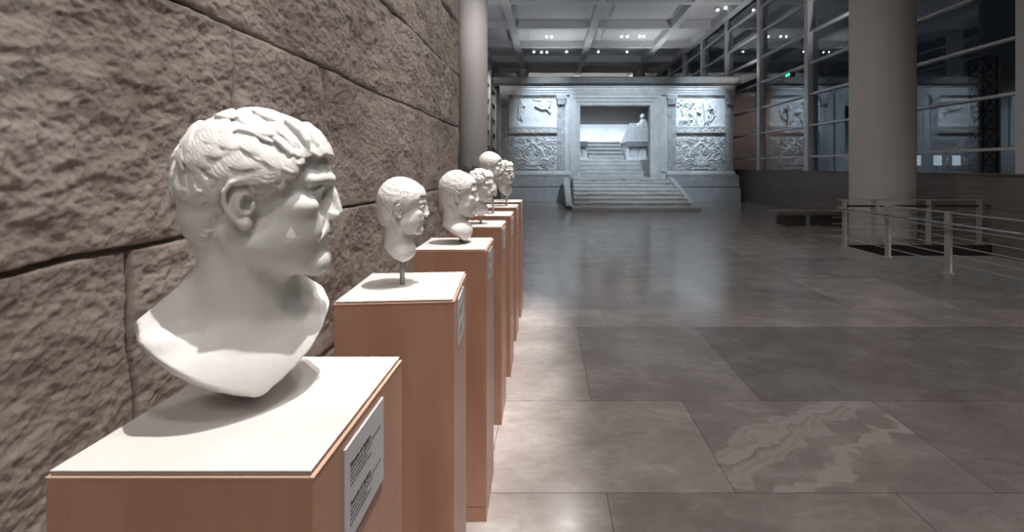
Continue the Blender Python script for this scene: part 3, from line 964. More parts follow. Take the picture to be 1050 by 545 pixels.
class Relief:
    def __init__(self, w, hgt, res=0.012):
        self.w, self.hh = w, hgt
        nx, nz = int(w/res), int(hgt/res)
        self.X, self.Z = np.meshgrid(np.linspace(0, w, nx), np.linspace(0, hgt, nz))
        self.h = np.zeros_like(self.X)
    def cap(self, a, b, r1, r2, ht):
        bx, bz = b[0]-a[0], b[1]-a[1]
        l2 = bx*bx+bz*bz+1e-9
        t = np.clip(((self.X-a[0])*bx+(self.Z-a[1])*bz)/l2, 0, 1)
        d = np.hypot(self.X-a[0]-t*bx, self.Z-a[1]-t*bz)
        r = r1+(r2-r1)*t
        q = np.clip(1-(d/r)**2, 0, 1)
        self.h = np.maximum(self.h, ht*np.sqrt(q))
    def ell(self, c, rx, rz, ht, rot=0):
        x, z = self.X-c[0], self.Z-c[1]
        ca, sa = math.cos(rot), math.sin(rot)
        x, z = ca*x+sa*z, -sa*x+ca*z
        q = np.clip(1-(x/rx)**2-(z/rz)**2, 0, 1)
        self.h = np.maximum(self.h, ht*np.sqrt(q))
    def line(self, pts, r1, r2, ht):
        n = len(pts)-1
        for i in range(n):
            self.cap(pts[i], pts[i+1], r1+(r2-r1)*i/n, r1+(r2-r1)*(i+1)/n, ht)
    def spiral(self, c, R, turns, start, sgn, r, ht, n=26):
        pts = []
        for i in range(n+1):
            t = i/n
            a = start+sgn*turns*2*PI*t
            q = R*(1-0.80*t)
            pts.append((c[0]+q*math.cos(a), c[1]+q*math.sin(a)))
        self.line(pts, r, r*0.6, ht)
        self.rosette(c, R*0.32, ht*1.15)
        # leaves around the scroll
        for k in range(5):
            a = start+sgn*(0.25+0.85*k/4)*2*PI*0.8
            p = (c[0]+R*math.cos(a), c[1]+R*math.sin(a)); q = (c[0]+R*1.42*math.cos(a+sgn*0.45), c[1]+R*1.42*math.sin(a+sgn*0.45))
            self.cap(p, q, r*1.1, r*0.25, ht*0.85)
    def rosette(self, c, R, ht):
        for k in range(6):
            a = k*PI/3
            self.ell((c[0]+R*0.6*math.cos(a), c[1]+R*0.6*math.sin(a)), R*0.45, R*0.33, ht*0.8, a)
        self.ell(c, R*0.38, R*0.38, ht)

def acanthus(w, hg, broken, seed):
    R = Relief(w, hg)
    rng = random.Random(seed)
    cx = w*0.5
    T = 0.075
    for s in (-1, 1):
        def P(x, z): return (cx+s*x*w, z*hg)
        # the pointed frame in the middle
        R.line([P(0.0, 0.80), P(0.07, 0.72), P(0.17, 0.60), P(0.205, 0.50), P(0.17, 0.40), P(0.08, 0.30)], 0.034, 0.03, T)
        R.line([P(0.0, 0.76), P(0.06, 0.685), P(0.145, 0.585), P(0.17, 0.50), P(0.14, 0.42)], 0.016, 0.016, T*0.7)
        R.spiral(P(0.105, 0.53), 0.12, 1.3, PI/2+s*0.6, s, 0.024, T)
        # base stems
        R.line([P(0.07, 0.22), P(0.16, 0.31), P(0.25, 0.33), P(0.34, 0.27), P(0.39, 0.16)], 0.044, 0.03, T)
        R.spiral(P(0.27, 0.15), 0.155, 1.4, PI*0.5, -s, 0.03, T)
        R.spiral(P(0.42, 0.32), 0.13, 1.4, PI*0.5, s, 0.028, T)
        R.spiral(P(0.33, 0.60), 0.165, 1.4, -PI*0.5, s, 0.03, T)
        R.spiral(P(0.43, 0.82), 0.13, 1.3, 0, s, 0.028, T*0.95)
        R.spiral(P(0.22, 0.87), 0.12, 1.3, PI*0.3, -s, 0.026, T*0.9)
        R.spiral(P(0.455, 0.52), 0.08, 1.2, 0, -s, 0.022, T*0.8)
        R.spiral(P(0.09, 0.92), 0.07, 1.1, 0, s, 0.02, T*0.8)
        R.line([P(0.2, 0.35), P(0.28, 0.43), P(0.27, 0.55)], 0.026, 0.018, T*0.8)
        R.line([P(0.40, 0.42), P(0.46, 0.62), P(0.40, 0.73)], 0.02, 0.016, T*0.7)
        # calyx leaves
        for k in range(5):
            R.cap(P(0.02+0.022*k, 0.16), P(0.045+0.05*k, 0.36-0.035*k), 0.04, 0.02, T*1.1)
        for k in range(46):
            x, z = rng.uniform(0.02, 0.49), rng.uniform(0.05, 0.96)
            a = rng.uniform(0, 2*PI)
            R.line([P(x, z), (P(x, z)[0]+0.06*math.cos(a), P(x, z)[1]+0.06*math.sin(a)), (P(x, z)[0]+0.12*math.cos(a+0.6), P(x, z)[1]+0.12*math.sin(a+0.6))], 0.034, 0.010, T*0.7)
    R.ell((cx, hg*0.17), 0.26, 0.13, T*1.2)
    R.cap((cx-0.3, hg*0.055), (cx+0.3, hg*0.055), 0.04, 0.04, T)
    R.line([(cx, hg*0.3), (cx, hg*0.62)], 0.034, 0.02, T)
    R.rosette((cx, hg*0.66), 0.09, T)
    h = R.h + 0.006*fbm(R.X*6, R.Z*6, R.X*0+seed, 3)
    if broken:
        m = (R.X/w < 0.34+0.06*np.sin(R.Z*9)) & (R.Z/hg < 0.50) & (R.X/w > -0.01)
        h = np.where(m, h+0.03, h)
    return h

def figure_panel_left(w, hg):
    R = Relief(w, hg, 0.010)
    def P(x, z): return (x*w, z*hg)
    f = [('c', P(.25, .98), .095, .115)]
    R.ell(P(.245, .955), .075, .10, .13)                       # head
    R.cap(P(.25, .86), P(.245, .55), .135, .15, .10)
    R.cap(P(.25, .84), P(.325, .73), .06, .05, .12); R.cap(P(.325, .73), P(.26, .70), .05, .045, .14)
    R.cap(P(.245, .55), P(.225, .30), .16, .12, .07)
    R.line([P(.21, .62), P(.24, .38)], .03, .03, .12); R.line([P(.27, .60), P(.25, .36)], .03, .02, .12)
    R.cap(P(.25, .42), P(.28, .22), .07, .05, .11); R.cap(P(.23, .38), P(.21, .27), .05, .03, .10)
    R.cap(P(.19, .12), P(.20, .04), .035, .03, .06); R.cap(P(.19, .04), P(.15, .03), .025, .02, .06)
    R.ell(P(.73, .82), .20, .17, .045, .3)
    R.line([P(.55, .72), P(.62, .66), P(.70, .60), P(.78, .62), P(.86, .72)], .03, .035, .12)
    R.cap(P(.80, .62), P(.86, .50), .085, .05, .12); R.ell(P(.85, .50), .06, .07, .13)
    R.cap(P(.86, .82), P(.83, .68), .05, .05, .10)
    R.line([P(.5, .98), P(.62, .93), P(.75, .96), P(.9, .9)], .03, .04, .05)
    return R.h + 0.006*fbm(R.X*4, R.Z*4, R.X*0, 4)

def figure_panel_right(w, hg):
    R = Relief(w, hg, 0.010)
    def P(x, z): return (x*w, z*hg)
    # broken slab carrying the figures, curved right edge
    edge = 0.80-0.55*np.clip(0.62-R.Z/hg, 0, 1)**1.6 + 0.02*fbm(R.X*5, R.Z*5, R.X*0+3, 3)
    top = 0.93-0.10*np.sin(R.X/w*7)
    R.h = np.where((R.X/w < edge) & (R.Z/hg < top), 0.05, 0.0)
    base = R.h.copy()
    R.h = np.zeros_like(base)
    T = .12
    # standing bearded figure
    R.ell(P(.585, .98), .085, .11, .17)
    R.cap(P(.585, .88), P(.60, .55), .15, .17, .13)
    R.cap(P(.60, .55), P(.62, .10), .17, .13, .11)
    R.line([P(.53, .84), P(.56, .52), P(.57, .12)], .035, .03, .17)
    R.line([P(.64, .80), P(.66, .45), P(.66, .1)], .03, .03, .15)
    R.cap(P(.64, .78), P(.72, .62), .06, .055, .15); R.cap(P(.72, .62), P(.62, .58), .05, .045, .17)
    R.line([P(.72, .60), P(.78, .40), P(.70, .18)], .06, .04, .09)
    # attendants
    R.ell(P(.37, .64), .07, .085, T*1.2); R.cap(P(.37, .55), P(.38, .30), .10, .10, T); R.cap(P(.38, .30), P(.36, .04), .06, .04, T)
    R.cap(P(.40, .30), P(.43, .04), .05, .04, T*.9); R.cap(P(.40, .50), P(.49, .46), .04, .035, T*1.1)
    R.ell(P(.21, .58), .07, .085, T*1.2); R.cap(P(.20, .50), P(.22, .28), .10, .09, T); R.cap(P(.24, .46), P(.31, .38), .04, .04, T*1.1)
    # animal at their feet
    R.ell(P(.15, .20), .24, .14, T*1.25); R.ell(P(.29, .22), .10, .085, T*1.2, -.4)
    for x in (.06, .11, .22, .26): R.cap(P(x, .14), P(x+.01, .02), .04, .03, T)
    # tree
    R.line([P(.13, .40), P(.10, .62), P(.16, .80), P(.26, .88)], .05, .03, T)
    for k in range(13):
        a = k*2.4; q = .05+.008*k
        R.ell(P(.20+q*math.cos(a)*1.3, .80+q*math.sin(a)), .085, .06, .10+.01*(k % 3), a)
    R.line([P(.12, .72), P(.2, .88), P(.3, .93)], .03, .02, .13)
    # little temple high up
    R.cap(P(.10, .97), P(.22, .97), .05, .05, .06)
    R.line([P(.47, .88), P(.46, .70)], .03, .03, .08)
    h = np.maximum(base, base*0.8+R.h)
    # holes between the figures
    for c, r in ((P(.48, .36), .08), (P(.30, .45), .05), (P(.66, .30), .055), (P(.5, .62), .05), (P(.16, .68), .05), (P(.52, .12), .06)):
        q = np.clip(1-((R.X-c[0])/r)**2-((R.Z-c[1])/(r*1.3))**2, 0, 1)
        h = h*(1-q)
    return h + 0.010*fbm(R.X*7, R.Z*7, R.X*0+9, 4)

def meander(w, hg):
    R = Relief(w, hg, 0.010)
    n = 7
    for k in range(n):
        x0 = w*k/n; st = w/n
        for (a, b) in (((.05, .18), (.75, .18)), ((.75, .18), (.95, .82)), ((.05, .5), (.55, .5)), ((.2, .82), (.95, .82)), ((.05, .18), (.3, .82)), ((.55, .5), (.5, .3))):
            R.cap((x0+a[0]*st, a[1]*hg), (x0+b[0]*st, b[1]*hg), 0.024, 0.024, 0.03)
    return R.h

def pilaster_relief(w, hg, seed):
    R = Relief(w, hg, 0.014)
    n = int(hg/0.30)
    for k in range(n):
        z = (k+0.5)/n*hg
        s = 1 if k % 2 else -1
        R.spiral((w*(0.5+0.18*s), z), w*0.24, 1.1, 0, s, 0.02, 0.03, 12)
    R.line([(w*.5, .05), (w*.5, hg-.05)], .02, .02, .03)
    return R.h

enc = empty('marble_enclosure', (0, Y0, 0))
tag(enc, 'large carved marble altar enclosure spotlit at the end of the hall', 'monument')
E = -Y0  # part coordinates are relative to the empty
def eb(): return MB()
xL, xR = ux(514), ux(752)          # body
dL, dR = ux(595), ux(667)          # door opening
WT = 0.62
def yy_(y): return y - Y0

# walls of the body
w = eb()
Zb, Zt = vz(176), vz(97)
w.box(xL+0.02, dL-0.40, 0.12, WT, Zb-0.3, Zt)
w.box(dR+0.40, xR-0.02, 0.12, WT, Zb-0.3, Zt)
w.box(dL-0.42, dR+0.42, 0.13, WT, vz(107.5)+0.1, Zt)
w.box(xL+0.02, xL+0.6, WT, 11.0, 0.0, Zt)
w.box(xR-0.6, xR-0.02, WT, 11.0, 0.0, Zt)
w.box(dL-0.42, dL-0.05, 0.14, WT, 0, vz(107.5)+0.1)
w.box(dR+0.05, dR+0.42, 0.14, WT, 0, vz(107.5)+0.1)
w.build('wall_body', M['marble'], enc)
# back wall of the enclosure
bw = eb(); bw.box(xL+0.6, xR-0.6, 9.6, 10.2, 1.0, 4.45); bw.build('rear_wall', M['marble_white'], enc)
bw = eb()
zz = 4.452
for k in range(5):
    bw.box(xL+0.6, xR-0.6, 9.55-0.03*k, 10.2, zz, zz+0.28-0.01); zz += 0.28
bw.build('rear_boards', M['inner_board'], enc)
# floor inside
fb = eb(); fb.box(xL+0.6, xR-0.6, 0.05, 9.6, 0.9, 1.10); fb.build('inner_floor', M['marble'], enc)

# cornice and architrave
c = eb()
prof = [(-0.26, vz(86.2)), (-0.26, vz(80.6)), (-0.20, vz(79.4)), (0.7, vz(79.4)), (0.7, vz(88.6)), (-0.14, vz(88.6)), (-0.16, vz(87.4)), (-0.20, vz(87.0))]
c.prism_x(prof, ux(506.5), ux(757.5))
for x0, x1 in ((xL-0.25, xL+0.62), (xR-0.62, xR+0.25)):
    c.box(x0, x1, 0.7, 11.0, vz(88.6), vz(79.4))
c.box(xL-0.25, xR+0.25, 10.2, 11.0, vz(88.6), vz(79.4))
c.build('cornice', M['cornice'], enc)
a = eb()
prof = [(-0.13, vz(89.6)), (-0.13, vz(88.6)), (0.62, vz(88.6)), (0.62, vz(97.2)), (-0.03, vz(97.2)), (-0.03, vz(94.8)), (-0.06, vz(94.8)), (-0.06, vz(92.4)), (-0.09, vz(92.4)), (-0.09, vz(90.0))]
a.prism_x(prof, ux(512.5), ux(753))
a.build('architrave', M['marble'], enc)

# panels
pz = [(101, 128.6), (130, 137), (139, 174.5)]
for side, (u0, u1) in enumerate(((521.5, 571), (693.5, 744))):
    x0, x1 = ux(u0), ux(u1)
    wd = x1-x0
    zt, zb = vz(101), vz(128.8)
    hgt = zt-zb
    h = figure_panel_left(wd, hgt) if side == 0 else figure_panel_right(wd, hgt)
    p = heightfield('relief_panel', x0, x1, zb, zt, h, 0.055, M['marble_white'], enc)
    p['label'] = 'white relief panel with a lone standing figure and broken pieces' if side == 0 else 'white relief panel crowded with standing figures under a tree'
    zt, zb = vz(130.2), vz(136.6)
    heightfield('meander_band', x0, x1, zb, zt, meander(wd, zt-zb), -0.05, M['marble'], enc, 0.2)
    g = eb(); g.box(x0, x1, -0.07, 0.13, vz(130.2), vz(129.0)); g.build('ledge', M['marble_white'], enc)
    zt, zb = vz(139.2), vz(174.5)
    p = heightfield('scroll_panel', x0, x1, zb, zt, acanthus(wd, zt-zb, side == 1, 3+side), 0.06, M['marble'], enc)
    p['label'] = 'carved panel of curling acanthus scrolls'
# pilasters with capitals
for (u0, u1) in ((513.6, 521), (571.5, 579.5), (684.5, 693), (744.5, 752)):
    x0, x1 = ux(u0), ux(u1)
    zt, zb = vz(107.5), vz(175)
    pl = heightfield('pilaster', x0, x1, zb, zt, pilaster_relief(x1-x0, zt-zb, int(u0)), 0.0, M['marble_grey'], enc, 0.13)
    cp = eb()
    xm = (x0+x1)/2; hw = (x1-x0)/2
    cp.prism_y([(xm-hw*0.9, vz(107.5)), (xm+hw*0.9, vz(107.5)), (xm+hw*1.05, vz(103)), (xm+hw*1.30, vz(99.2)), (xm+hw*1.30, vz(97.2)), (xm-hw*1.30, vz(97.2)), (xm-hw*1.30, vz(99.2)), (xm-hw*1.05, vz(103))], -0.10, 0.13)
    for s in (-1, 1):
        cp.tube((xm+s*hw*0.9, -0.14, vz(100.4)), (xm+s*hw*0.9, 0.0, vz(100.4)), 0.075, n=14)
    for k in range(3):
        cp.tube((xm+(k-1)*hw*0.55, -0.10, vz(107.2)), (xm+(k-1)*hw*0.6, -0.14, vz(103.4)), 0.055, 0.03, n=8)
    cp.tube((xm, -0.14, vz(101.6)), (xm, -0.05, vz(101.6)), 0.05, n=10)
    cp.build('capital', M['marble_grey'], pl)
# plain strips between pilaster and door frame
for u0, u1 in ((579.5, 585.5), (677, 684.5)):
    st = eb(); st.box(ux(u0), ux(u1), 0.06, 0.2, Zb, Zt); st.build('wall_strip', M['marble'], enc)
# door frame, stepped
df = eb()
for k, (o1, dp) in enumerate(((0.00, 0.05), (0.16, 0.01), (0.32, -0.03))):
    o2 = o1+0.16
    df.box(dL-o2, dL-o1, dp, 0.5, 1.10, vz(107.5)+o2)
    df.box(dR+o1, dR+o2, dp, 0.5, 1.10, vz(107.5)+o2)
    df.box(dL-o1, dR+o1, dp, 0.5, vz(107.5)+o1, vz(107.5)+o2)
df.build('door_frame', M['marble'], enc)
# base mouldings and plinths (left, right)
for (u0, u1, v0, v1) in ((513, 585.5, 515, 587), (683, 753, 683, 757.5)):
    x0, x1 = ux(u0), ux(u1)
    bm_ = eb()
    bm_.prism_x([(-0.02, vz(175)), (0.2, vz(175)), (0.2, vz(179.5)), (-0.16, vz(179.5)), (-0.16, vz(178)), (-0.10, vz(177.4)), (-0.10, vz(176.6)), (-0.05, vz(176))], x0, x1)
    bm_.build('base_moulding', M['marble'], enc)
    p1 = eb(); p1.box(ux(v0), ux(v1)-0.03, -0.13, 0.5, vz(191), vz(179.4)); p1.build('plinth', M['marble_grey'], enc)
    p2 = eb()
    p2.box(ux(v0)-0.04, ux(v1)+0.02, -0.20, 0.5, 0.0, vz(191.8), 0.012)
    p2.build('lower_plinth', M['marble_grey'], enc)
    g = eb(); g.box(ux(v0), ux(v1), -0.10, 0.5, vz(191.8), vz(191)); g.build('dark_joint', M['black_gap'], enc)
th = eb(); th.box(dL-0.4, dR+0.45, -0.43, 0.5, 0.0, 1.10, 0.015); th.build('threshold', M['marble_step'], enc)

# front staircase
stair = empty('marble_stairs', (0, Y0, 0))
tag(stair, 'worn marble steps leading up to the doorway of the enclosure', 'stairs')
sx0, sx1 = 1.14, 5.42
n = 8
for k in range(n):
    y0s = -4.35+k*0.50
    x0s = sx0+0.02*k-0.15; x1s = sx1-0.03
    stp = eb()
    if k == 0: stp.box(x0s-0.08, x1s+0.22, y0s, -0.44, 0.0, 0.125, 0.012)
    else: stp.box(x0s, x1s, y0s, -0.44, 0.125+(k-1)*0.1375+0.002, 0.125+k*0.1375-0.001, 0.012)
    if k: stp.box(x0s, x1s, y0s-0.03, y0s+0.1, 0.125+k*0.1375-0.045, 0.125+k*0.1375, 0.012)
    stp.build('step', M['marble_step'], stair)
for x0s, x1s in ((sx0-0.42, sx0-0.18), (sx1+0.00, sx1+0.20)):
    cpb = MB()
    prof = [(-3.8, 0.127), (-0.44, 0.127), (-0.44, 1.12), (-0.6, 1.12)]
    cpb.prism_x(prof, x0s, x1s)
    cpb.build('stringer', M['marble_grey'], stair)

# altar seen through the doorway
alt = empty('stepped_altar', (0, 23.0, 1.10))
tag(alt, 'white stepped marble altar block seen inside the doorway', 'altar')
n = 9
for k in range(n):
    wide = k < 4
    x0s, x1s = (ux(588), ux(672)) if wide else (2.22, 4.20)
    y0s = 0.0+k*0.34
    s_ = MB(); s_.box(x0s, x1s, y0s, 4.6, k*0.215+0.002, (k+1)*0.215, 0.01)
    s_.box(x0s, x1s, y0s-0.05, y0s+0.1, (k+1)*0.215-0.06, (k+1)*0.215+0.001, 0.012); s_.build('altar_step', M['marble'], alt)
for x0s, x1s in ((4.24, 6.3), (0.2, 2.19)):
    s_ = MB(); s_.box(x0s, x1s, 1.03, 4.4, 0.863, 0.97, 0.01); s_.box(x0s+0.04, x1s-0.04, 1.17, 4.4, 0.97, 1.58)
    if x0s > 3: s_.box(x0s, x0s+0.16, 1.05, 4.4, 0.97, 1.58, 0.008)
    s_.build('side_block', M['marble_white'], alt)
    w_ = x1s-x0s-0.30
    rl = Relief(w_, 0.55, 0.014)
    for k in range(8):
        x = 0.12+k*0.235
        rl.ell((x, 0.46), .04, .05, .05); rl.cap((x, .38), (x+.02, .1), .075, .06, .05); rl.cap((x, .3), (x+.09, .2), .03, .03, .06)
    heightfield('relief_band', x0s+0.2, x0s+0.2+w_, 1.0, 1.55, rl.h, 1.15, M['marble_white'], alt, 0.05)
    s_ = MB(); s_.box(x0s+0.06, x1s, 1.0, 4.4, 1.582, 1.87, 0.02); s_.build('altar_cap', M['marble_grey'], alt)
# sloping wing beside the upper steps
s_ = MB()
s_.prism_y([(4.36, 1.872), (5.5, 1.872), (5.5, 3.05), (4.84, 3.05)], 3.3, 3.5)
s_.build('sloping_wing', M['marble_white'], alt)

# broken sculpture standing on the altar block
stt = empty('sculpture_fragment', (5.23, 24.7, 2.972))
tag(stt, 'small broken white sculpture on a box on the altar', 'sculpture')
s_ = MB(); s_.box(-0.34, 0.34, -0.3, 0.3, 0.0, 0.72, 0.015); s_.build('box_base', M['marble_white'], stt)
lo = np.array([-0.5, -0.4, 0.68]); hh_ = 0.02
ax = [lo[i]+hh_*np.arange(nn_) for i, nn_ in enumerate((50, 40, 52))]
P = np.meshgrid(*ax, indexing='ij')
d = ell(P, (0.02, 0, 0.95), (0.20, 0.18, 0.30))
d = smin(d, ell(P, (0.02, -0.02, 1.36), (0.14, 0.15, 0.17)), 0.06)
d = smin(d, ell(P, (-0.2, 0, 0.88), (0.16, 0.14, 0.16)), 0.08)
d = smin(d, cone(P, (0.16, 0, 1.15), (0.24, -0.1, 0.85), 0.09, 0.07), 0.06)
d = smin(d, ell(P, (0.2, 0, 0.80), (0.14, 0.13, 0.13)), 0.06)
d = d + 0.03*fbm(P[0]*6, P[1]*6, P[2]*6, 3)
d = np.maximum(d, 0.715-P[2])
V, Q = surface_nets(d, lo, hh_)
np_mesh_obj('carved_fragment', V, Q, M['marble_white'], stt)

# =====================================================================
# pedestals in a row along the wall
# =====================================================================
PT = H-0.369        # top of the slab
PW = 0.325
def pedestal(x_right, y_front, rz, label, depth=0.33, lab=True, text=None):
    root = empty('pedestal', (x_right-PW/2, y_front+depth/2, 0), rz)
    tag(root, label, 'pedestal', 'wooden pedestals in a row along the stone wall')
    hx, hy = PW/2, depth/2
    b = MB(); b.box(-hx, hx, -hy, hy, 0.068, PT-0.0095, 0.0012); o = b.build('body', M['wood'], root)
    b = MB(); b.box(-hx, hx, -hy, hy, 0.0, 0.0655, 0.001); b.box(-hx+0.004, hx-0.004, -hy+0.004, hy-0.004, 0.06, 0.07); b.build('plinth', M['wood'], root)
    b = MB()
    # light edge of the panel just under the slab
    e = 0.0006
    b.box(-hx-e, hx+e, -hy-e, hy+e, PT-0.0095, PT-0.007); b.build('veneer_edge', M['wood_edge'], root)
    b = MB(); b.box(-hx+0.004, hx-0.005, -hy+0.002, hy-0.002, PT-0.007, PT-0.0012); b.build('slab_edge', M['slab_edge'], root)
    b = MB(); b.box(-hx+0.003, hx-0.004, -hy+0.0015, hy-0.0015, PT-0.0018, PT, 0.0004); b.build('top_slab', M['slab'], root)
    if lab:
        z0, z1 = PT-0.163, PT-0.024
        y0, y1 = -hy+0.079, -hy+0.224
        b = MB(); b.box(hx, hx+0.0035, y0, y1, z0, z1, 0.0008)
        pl = b.build('label_plate', M['plate'], root)
        pl['label'] = 'pale grey label plate with printed text'
        rr = random.Random(int(y_front*100))
        hd = []
        for blk, top in ((0, z1-0.034), (1, z1-0.090)):
            zline = top-0.0075
            k = MB()
            for li, ln in enumerate((0.115, 0.080, 0.060, 0.076)):
                y = y0+0.014
                end = y0+0.014+ln
                while y < end:
                    wl_ = rr.uniform(0.003, 0.010)
                    yy2 = y
                    while yy2 < min(y+wl_, end):
                        hgt = rr.choice([0.0019, 0.0019, 0.0028])
                        k.box(hx+0.0034, hx+0.0038, yy2, yy2+0.00095, zline, zline+hgt)
                        yy2 += 0.0014
                    y += wl_+0.0016
                zline -= 0.0066
            k.build('text_lines', M['ink'], pl)
        if text:
            for s_, top in zip(text, (z1-0.034, z1-0.090)):
                cu = bpy.data.curves.new('heading', 'FONT'); cu.body = s_; cu.size = 0.0095; cu.offset = 0.00022; cu.extrude = 0.0002
                to = bpy.data.objects.new('heading', cu); COL.objects.link(to)
                dg = bpy.context.evaluated_depsgraph_get()
                me = bpy.data.meshes.new_from_object(to.evaluated_get(dg))
                bpy.data.objects.remove(to)
                me.materials.clear(); me.materials.append(M['ink'])
                o = link(bpy.data.objects.new('heading', me)); o.parent = pl
                o.matrix_local = Matrix.Translation((hx+0.0039, y0+0.014, top)) @ Matrix(((0, 0, 1, 0), (1, 0, 0, 0), (0, 1, 0, 0), (0, 0, 0, 1)))
    return root

PED = [(-0.283, 0.544, 0.0), (-0.272, 1.240, 4.5), (-0.275, 2.008, 1.2), (-0.281, 2.764, 0.5), (-0.277, 3.40, 0.0), (-0.281, 4.10, 0.0), (-0.276, 4.74, 0.0)]
PLAB = ['beech wood pedestal under the large bust nearest the camera',
        'wooden pedestal second from the front, carrying the child head on a rod',
        'wooden pedestal third from the front, carrying the young man head with flared neck',
        'wooden pedestal fourth from the front, under the curly haired woman head',
        'wooden pedestal fifth from the front, carrying a small head on a rod',
        'wooden pedestal sixth in the row, carrying the tall head with long chest piece',
        'farthest lit wooden pedestal, seventh in the row before the marble enclosure']
for i, (x, y, a) in enumerate(PED):
    pedestal(x, y, math.radians(a), PLAB[i], text=('Ritratto di Agrippa', 'Portrait of Agrippa') if i == 0 else None)

# =====================================================================
# busts
# =====================================================================
def place_head(name, V, Q, scale, loc, face_deg, mat, label, cat, group=None, rod=None, zmin=None, tilt=0.0, sx=0.92):
    """V in head centimetres; loc = ground point and height of the head origin"""
    Vm = V*scale*0.01*np.array([sx, 1, 1])
    o = np_mesh_obj(name, Vm, Q, mat)
    o.location = loc
    o.rotation_euler = (0, math.radians(tilt), math.radians(face_deg))
    tag(o, label, cat, group)
    if rod:
        rx, ztop = rod            # rod position in head frame (m), top height (world)
        r = MB(); z0 = PT-loc[2]; z1 = ztop-loc[2]
        r.lathe([(0.0078, z0), (0.0078, z1)], (rx, 0, 0), 20)
        ro = r.build('support_rod', M['rod'], o, True)
        ro.rotation_euler = (0, -math.radians(tilt), 0)
    return o

t0 = time.time()
G_ = 'white plaster portrait casts'
oA = dict(facelong=1.06, locks=135, len=6.4, rad=0.30, width=1.0, nsub=5, ksub=0.05, wave=0.85, curl=0.6, fwd=0.8, zstop=0.8, fringe=8, fr=0.80, old=1, seed=3, cap=0.45, lift=0.30, rise=0.62, neck=5.2, lowz=-9, zmin=1.6, fine=dict(zstop=-99, zmin=-9, zmax=2.4, locks=330, len=3.6, rad=0.24, width=0.42, nsub=2, rise=0.16, lift=0.10, lowz=-9, fwd=2.2, wave=0.75, curl=1.1, keep=0.2, ksub=0.15, klock=0.12), facew=0.97, nose=1.2)
V, Q = sculpt(oA, 0.16, chest=dict(turn=math.radians(-64), w=11.6, drop=10.5))
sA = 1.165
zmin = V[:, 2].min()*sA*0.01
place_head('portrait_bust', V, Q, sA, (-0.466, 0.731, PT-zmin), 22, M['plaster'],
           'large white plaster portrait bust of a frowning man, nearest the camera', 'bust', G_, sx=0.94)
print('bust A', len(V), round(time.time()-t0, 1))
oB = dict(ears=0.74, young=1.0, facelong=0.94, drop=1.5, locks=300, len=2.4, rad=0.26, width=0.35, nsub=2, wave=0.7, fwd=0.7, seed=8, cap=0.62, soft=0.35, lift=0.35, rise=0.24, neck=4.3, lowz=-9, nose=0.3, tex=0.12, ksub=0.2, klock=0.25)
V, Q = sculpt(oB, 0.24)
vB = (V, Q)
s = 0.82
place_head('portrait_bust', V, Q, s, (-0.455, 1.410, 1.372+0.105*s), 14, M['plaster'],
           'white plaster head of a short haired child on a rod, second from front', 'bust', G_, rod=(0.0, 1.30))
oC = dict(oB, young=0.5, facelong=1.0, drop=0.8, seed=15, locks=280, neck=5.0, nose=0.9, facew=0.95)
V, Q = sculpt(oC, 0.27, base='long'); vC = (V, Q)
s = 1.02
place_head('portrait_bust', V, Q, s, (-0.436, 2.20, 1.335+0.112*s), 14, M['plaster'],
           'white plaster head of a young man with flared neck, third from front', 'bust', G_, rod=(0.012, 1.28))
oD = dict(locks=110, len=4.2, rad=0.42, width=0.9, nsub=3, wave=1.2, fwd=0.6, fringe=8, fr=1.05, seed=21, cap=0.6, lift=0.4, rise=0.5, neck=4.2, lowz=-1, nose=0.7, bun=1)
V, Q = sculpt(oD, 0.30)
s = 0.95
place_head('portrait_bust', V, Q, s, (-0.435, 2.94, 1.36+0.105*s), -18, M['plaster'],
           'white plaster head of a woman with thick curls, fourth from front', 'bust', G_, rod=(0.0, 1.27))
V, Q = sculpt(dict(oC, seed=31), 0.32, base='wedge')
s = 1.03
place_head('portrait_bust', V, Q, s, (-0.452, 3.57, 1.585), 4, M['plaster'],
           'tallest white plaster head of the row, rising above its neighbours on a long neck piece', 'bust', G_, rod=(0.022, 1.40))
V, Q = sculpt(dict(oA, fine=None, zmin=-9, zstop=-99, seed=41, locks=150, rad=0.34, width=0.5, nsub=2, fringe=7, fr=0.6, len=3.2, rise=0.25), 0.32, base='wedge')
s = 0.98
place_head('portrait_bust', V, Q, s, (-0.405, 4.27, 1.535), -34, M['plaster'],
           'white plaster head of a gaunt older man turned towards the camera behind the tallest head', 'bust', G_, rod=(0.022, 1.36))
V, Q = sculpt(dict(oB, seed=51, locks=200), 0.36)
s = 0.82
place_head('portrait_bust', V, Q, s, (-0.435, 4.90, 1.50), -20, M['plaster'],
           'small white plaster head on the farthest lit pedestal, hidden but for its neck', 'bust', G_, rod=(0.0, 1.35))
# two unlit heads far behind, near the column
for (x, y, sc, vv, lab) in ((-1.49, 8.4, 1.0, vB, 'dim grey head far behind the white ones, left of the two'), (-1.72, 10.6, 0.98, vC, 'dim grey head far behind the white ones, right of the two')):
    z = 1.645-0.122*sc if y < 9 else 1.66-0.122*sc
    o = place_head('portrait_bust', vv[0], vv[1], sc, (x, y, z), 10, M['plaster_shaded'], lab, 'bust', 'dim heads at the back')
    r = MB(); r.lathe([(0.0078, PT-z), (0.0078, -0.17)], (0, 0, 0), 16); r.build('support_rod', M['rod'], o, True)
    rt = pedestal(x+PW/2, y-0.165, 0.0, 'wooden pedestal hidden behind the row, under a dim grey head near the column', lab=False)
    rt['label'] = 'unlit wooden pedestal under the left dim grey head' if y < 9 else 'unlit wooden pedestal under the right dim grey head'
print('heads', round(time.time()-t0, 1))

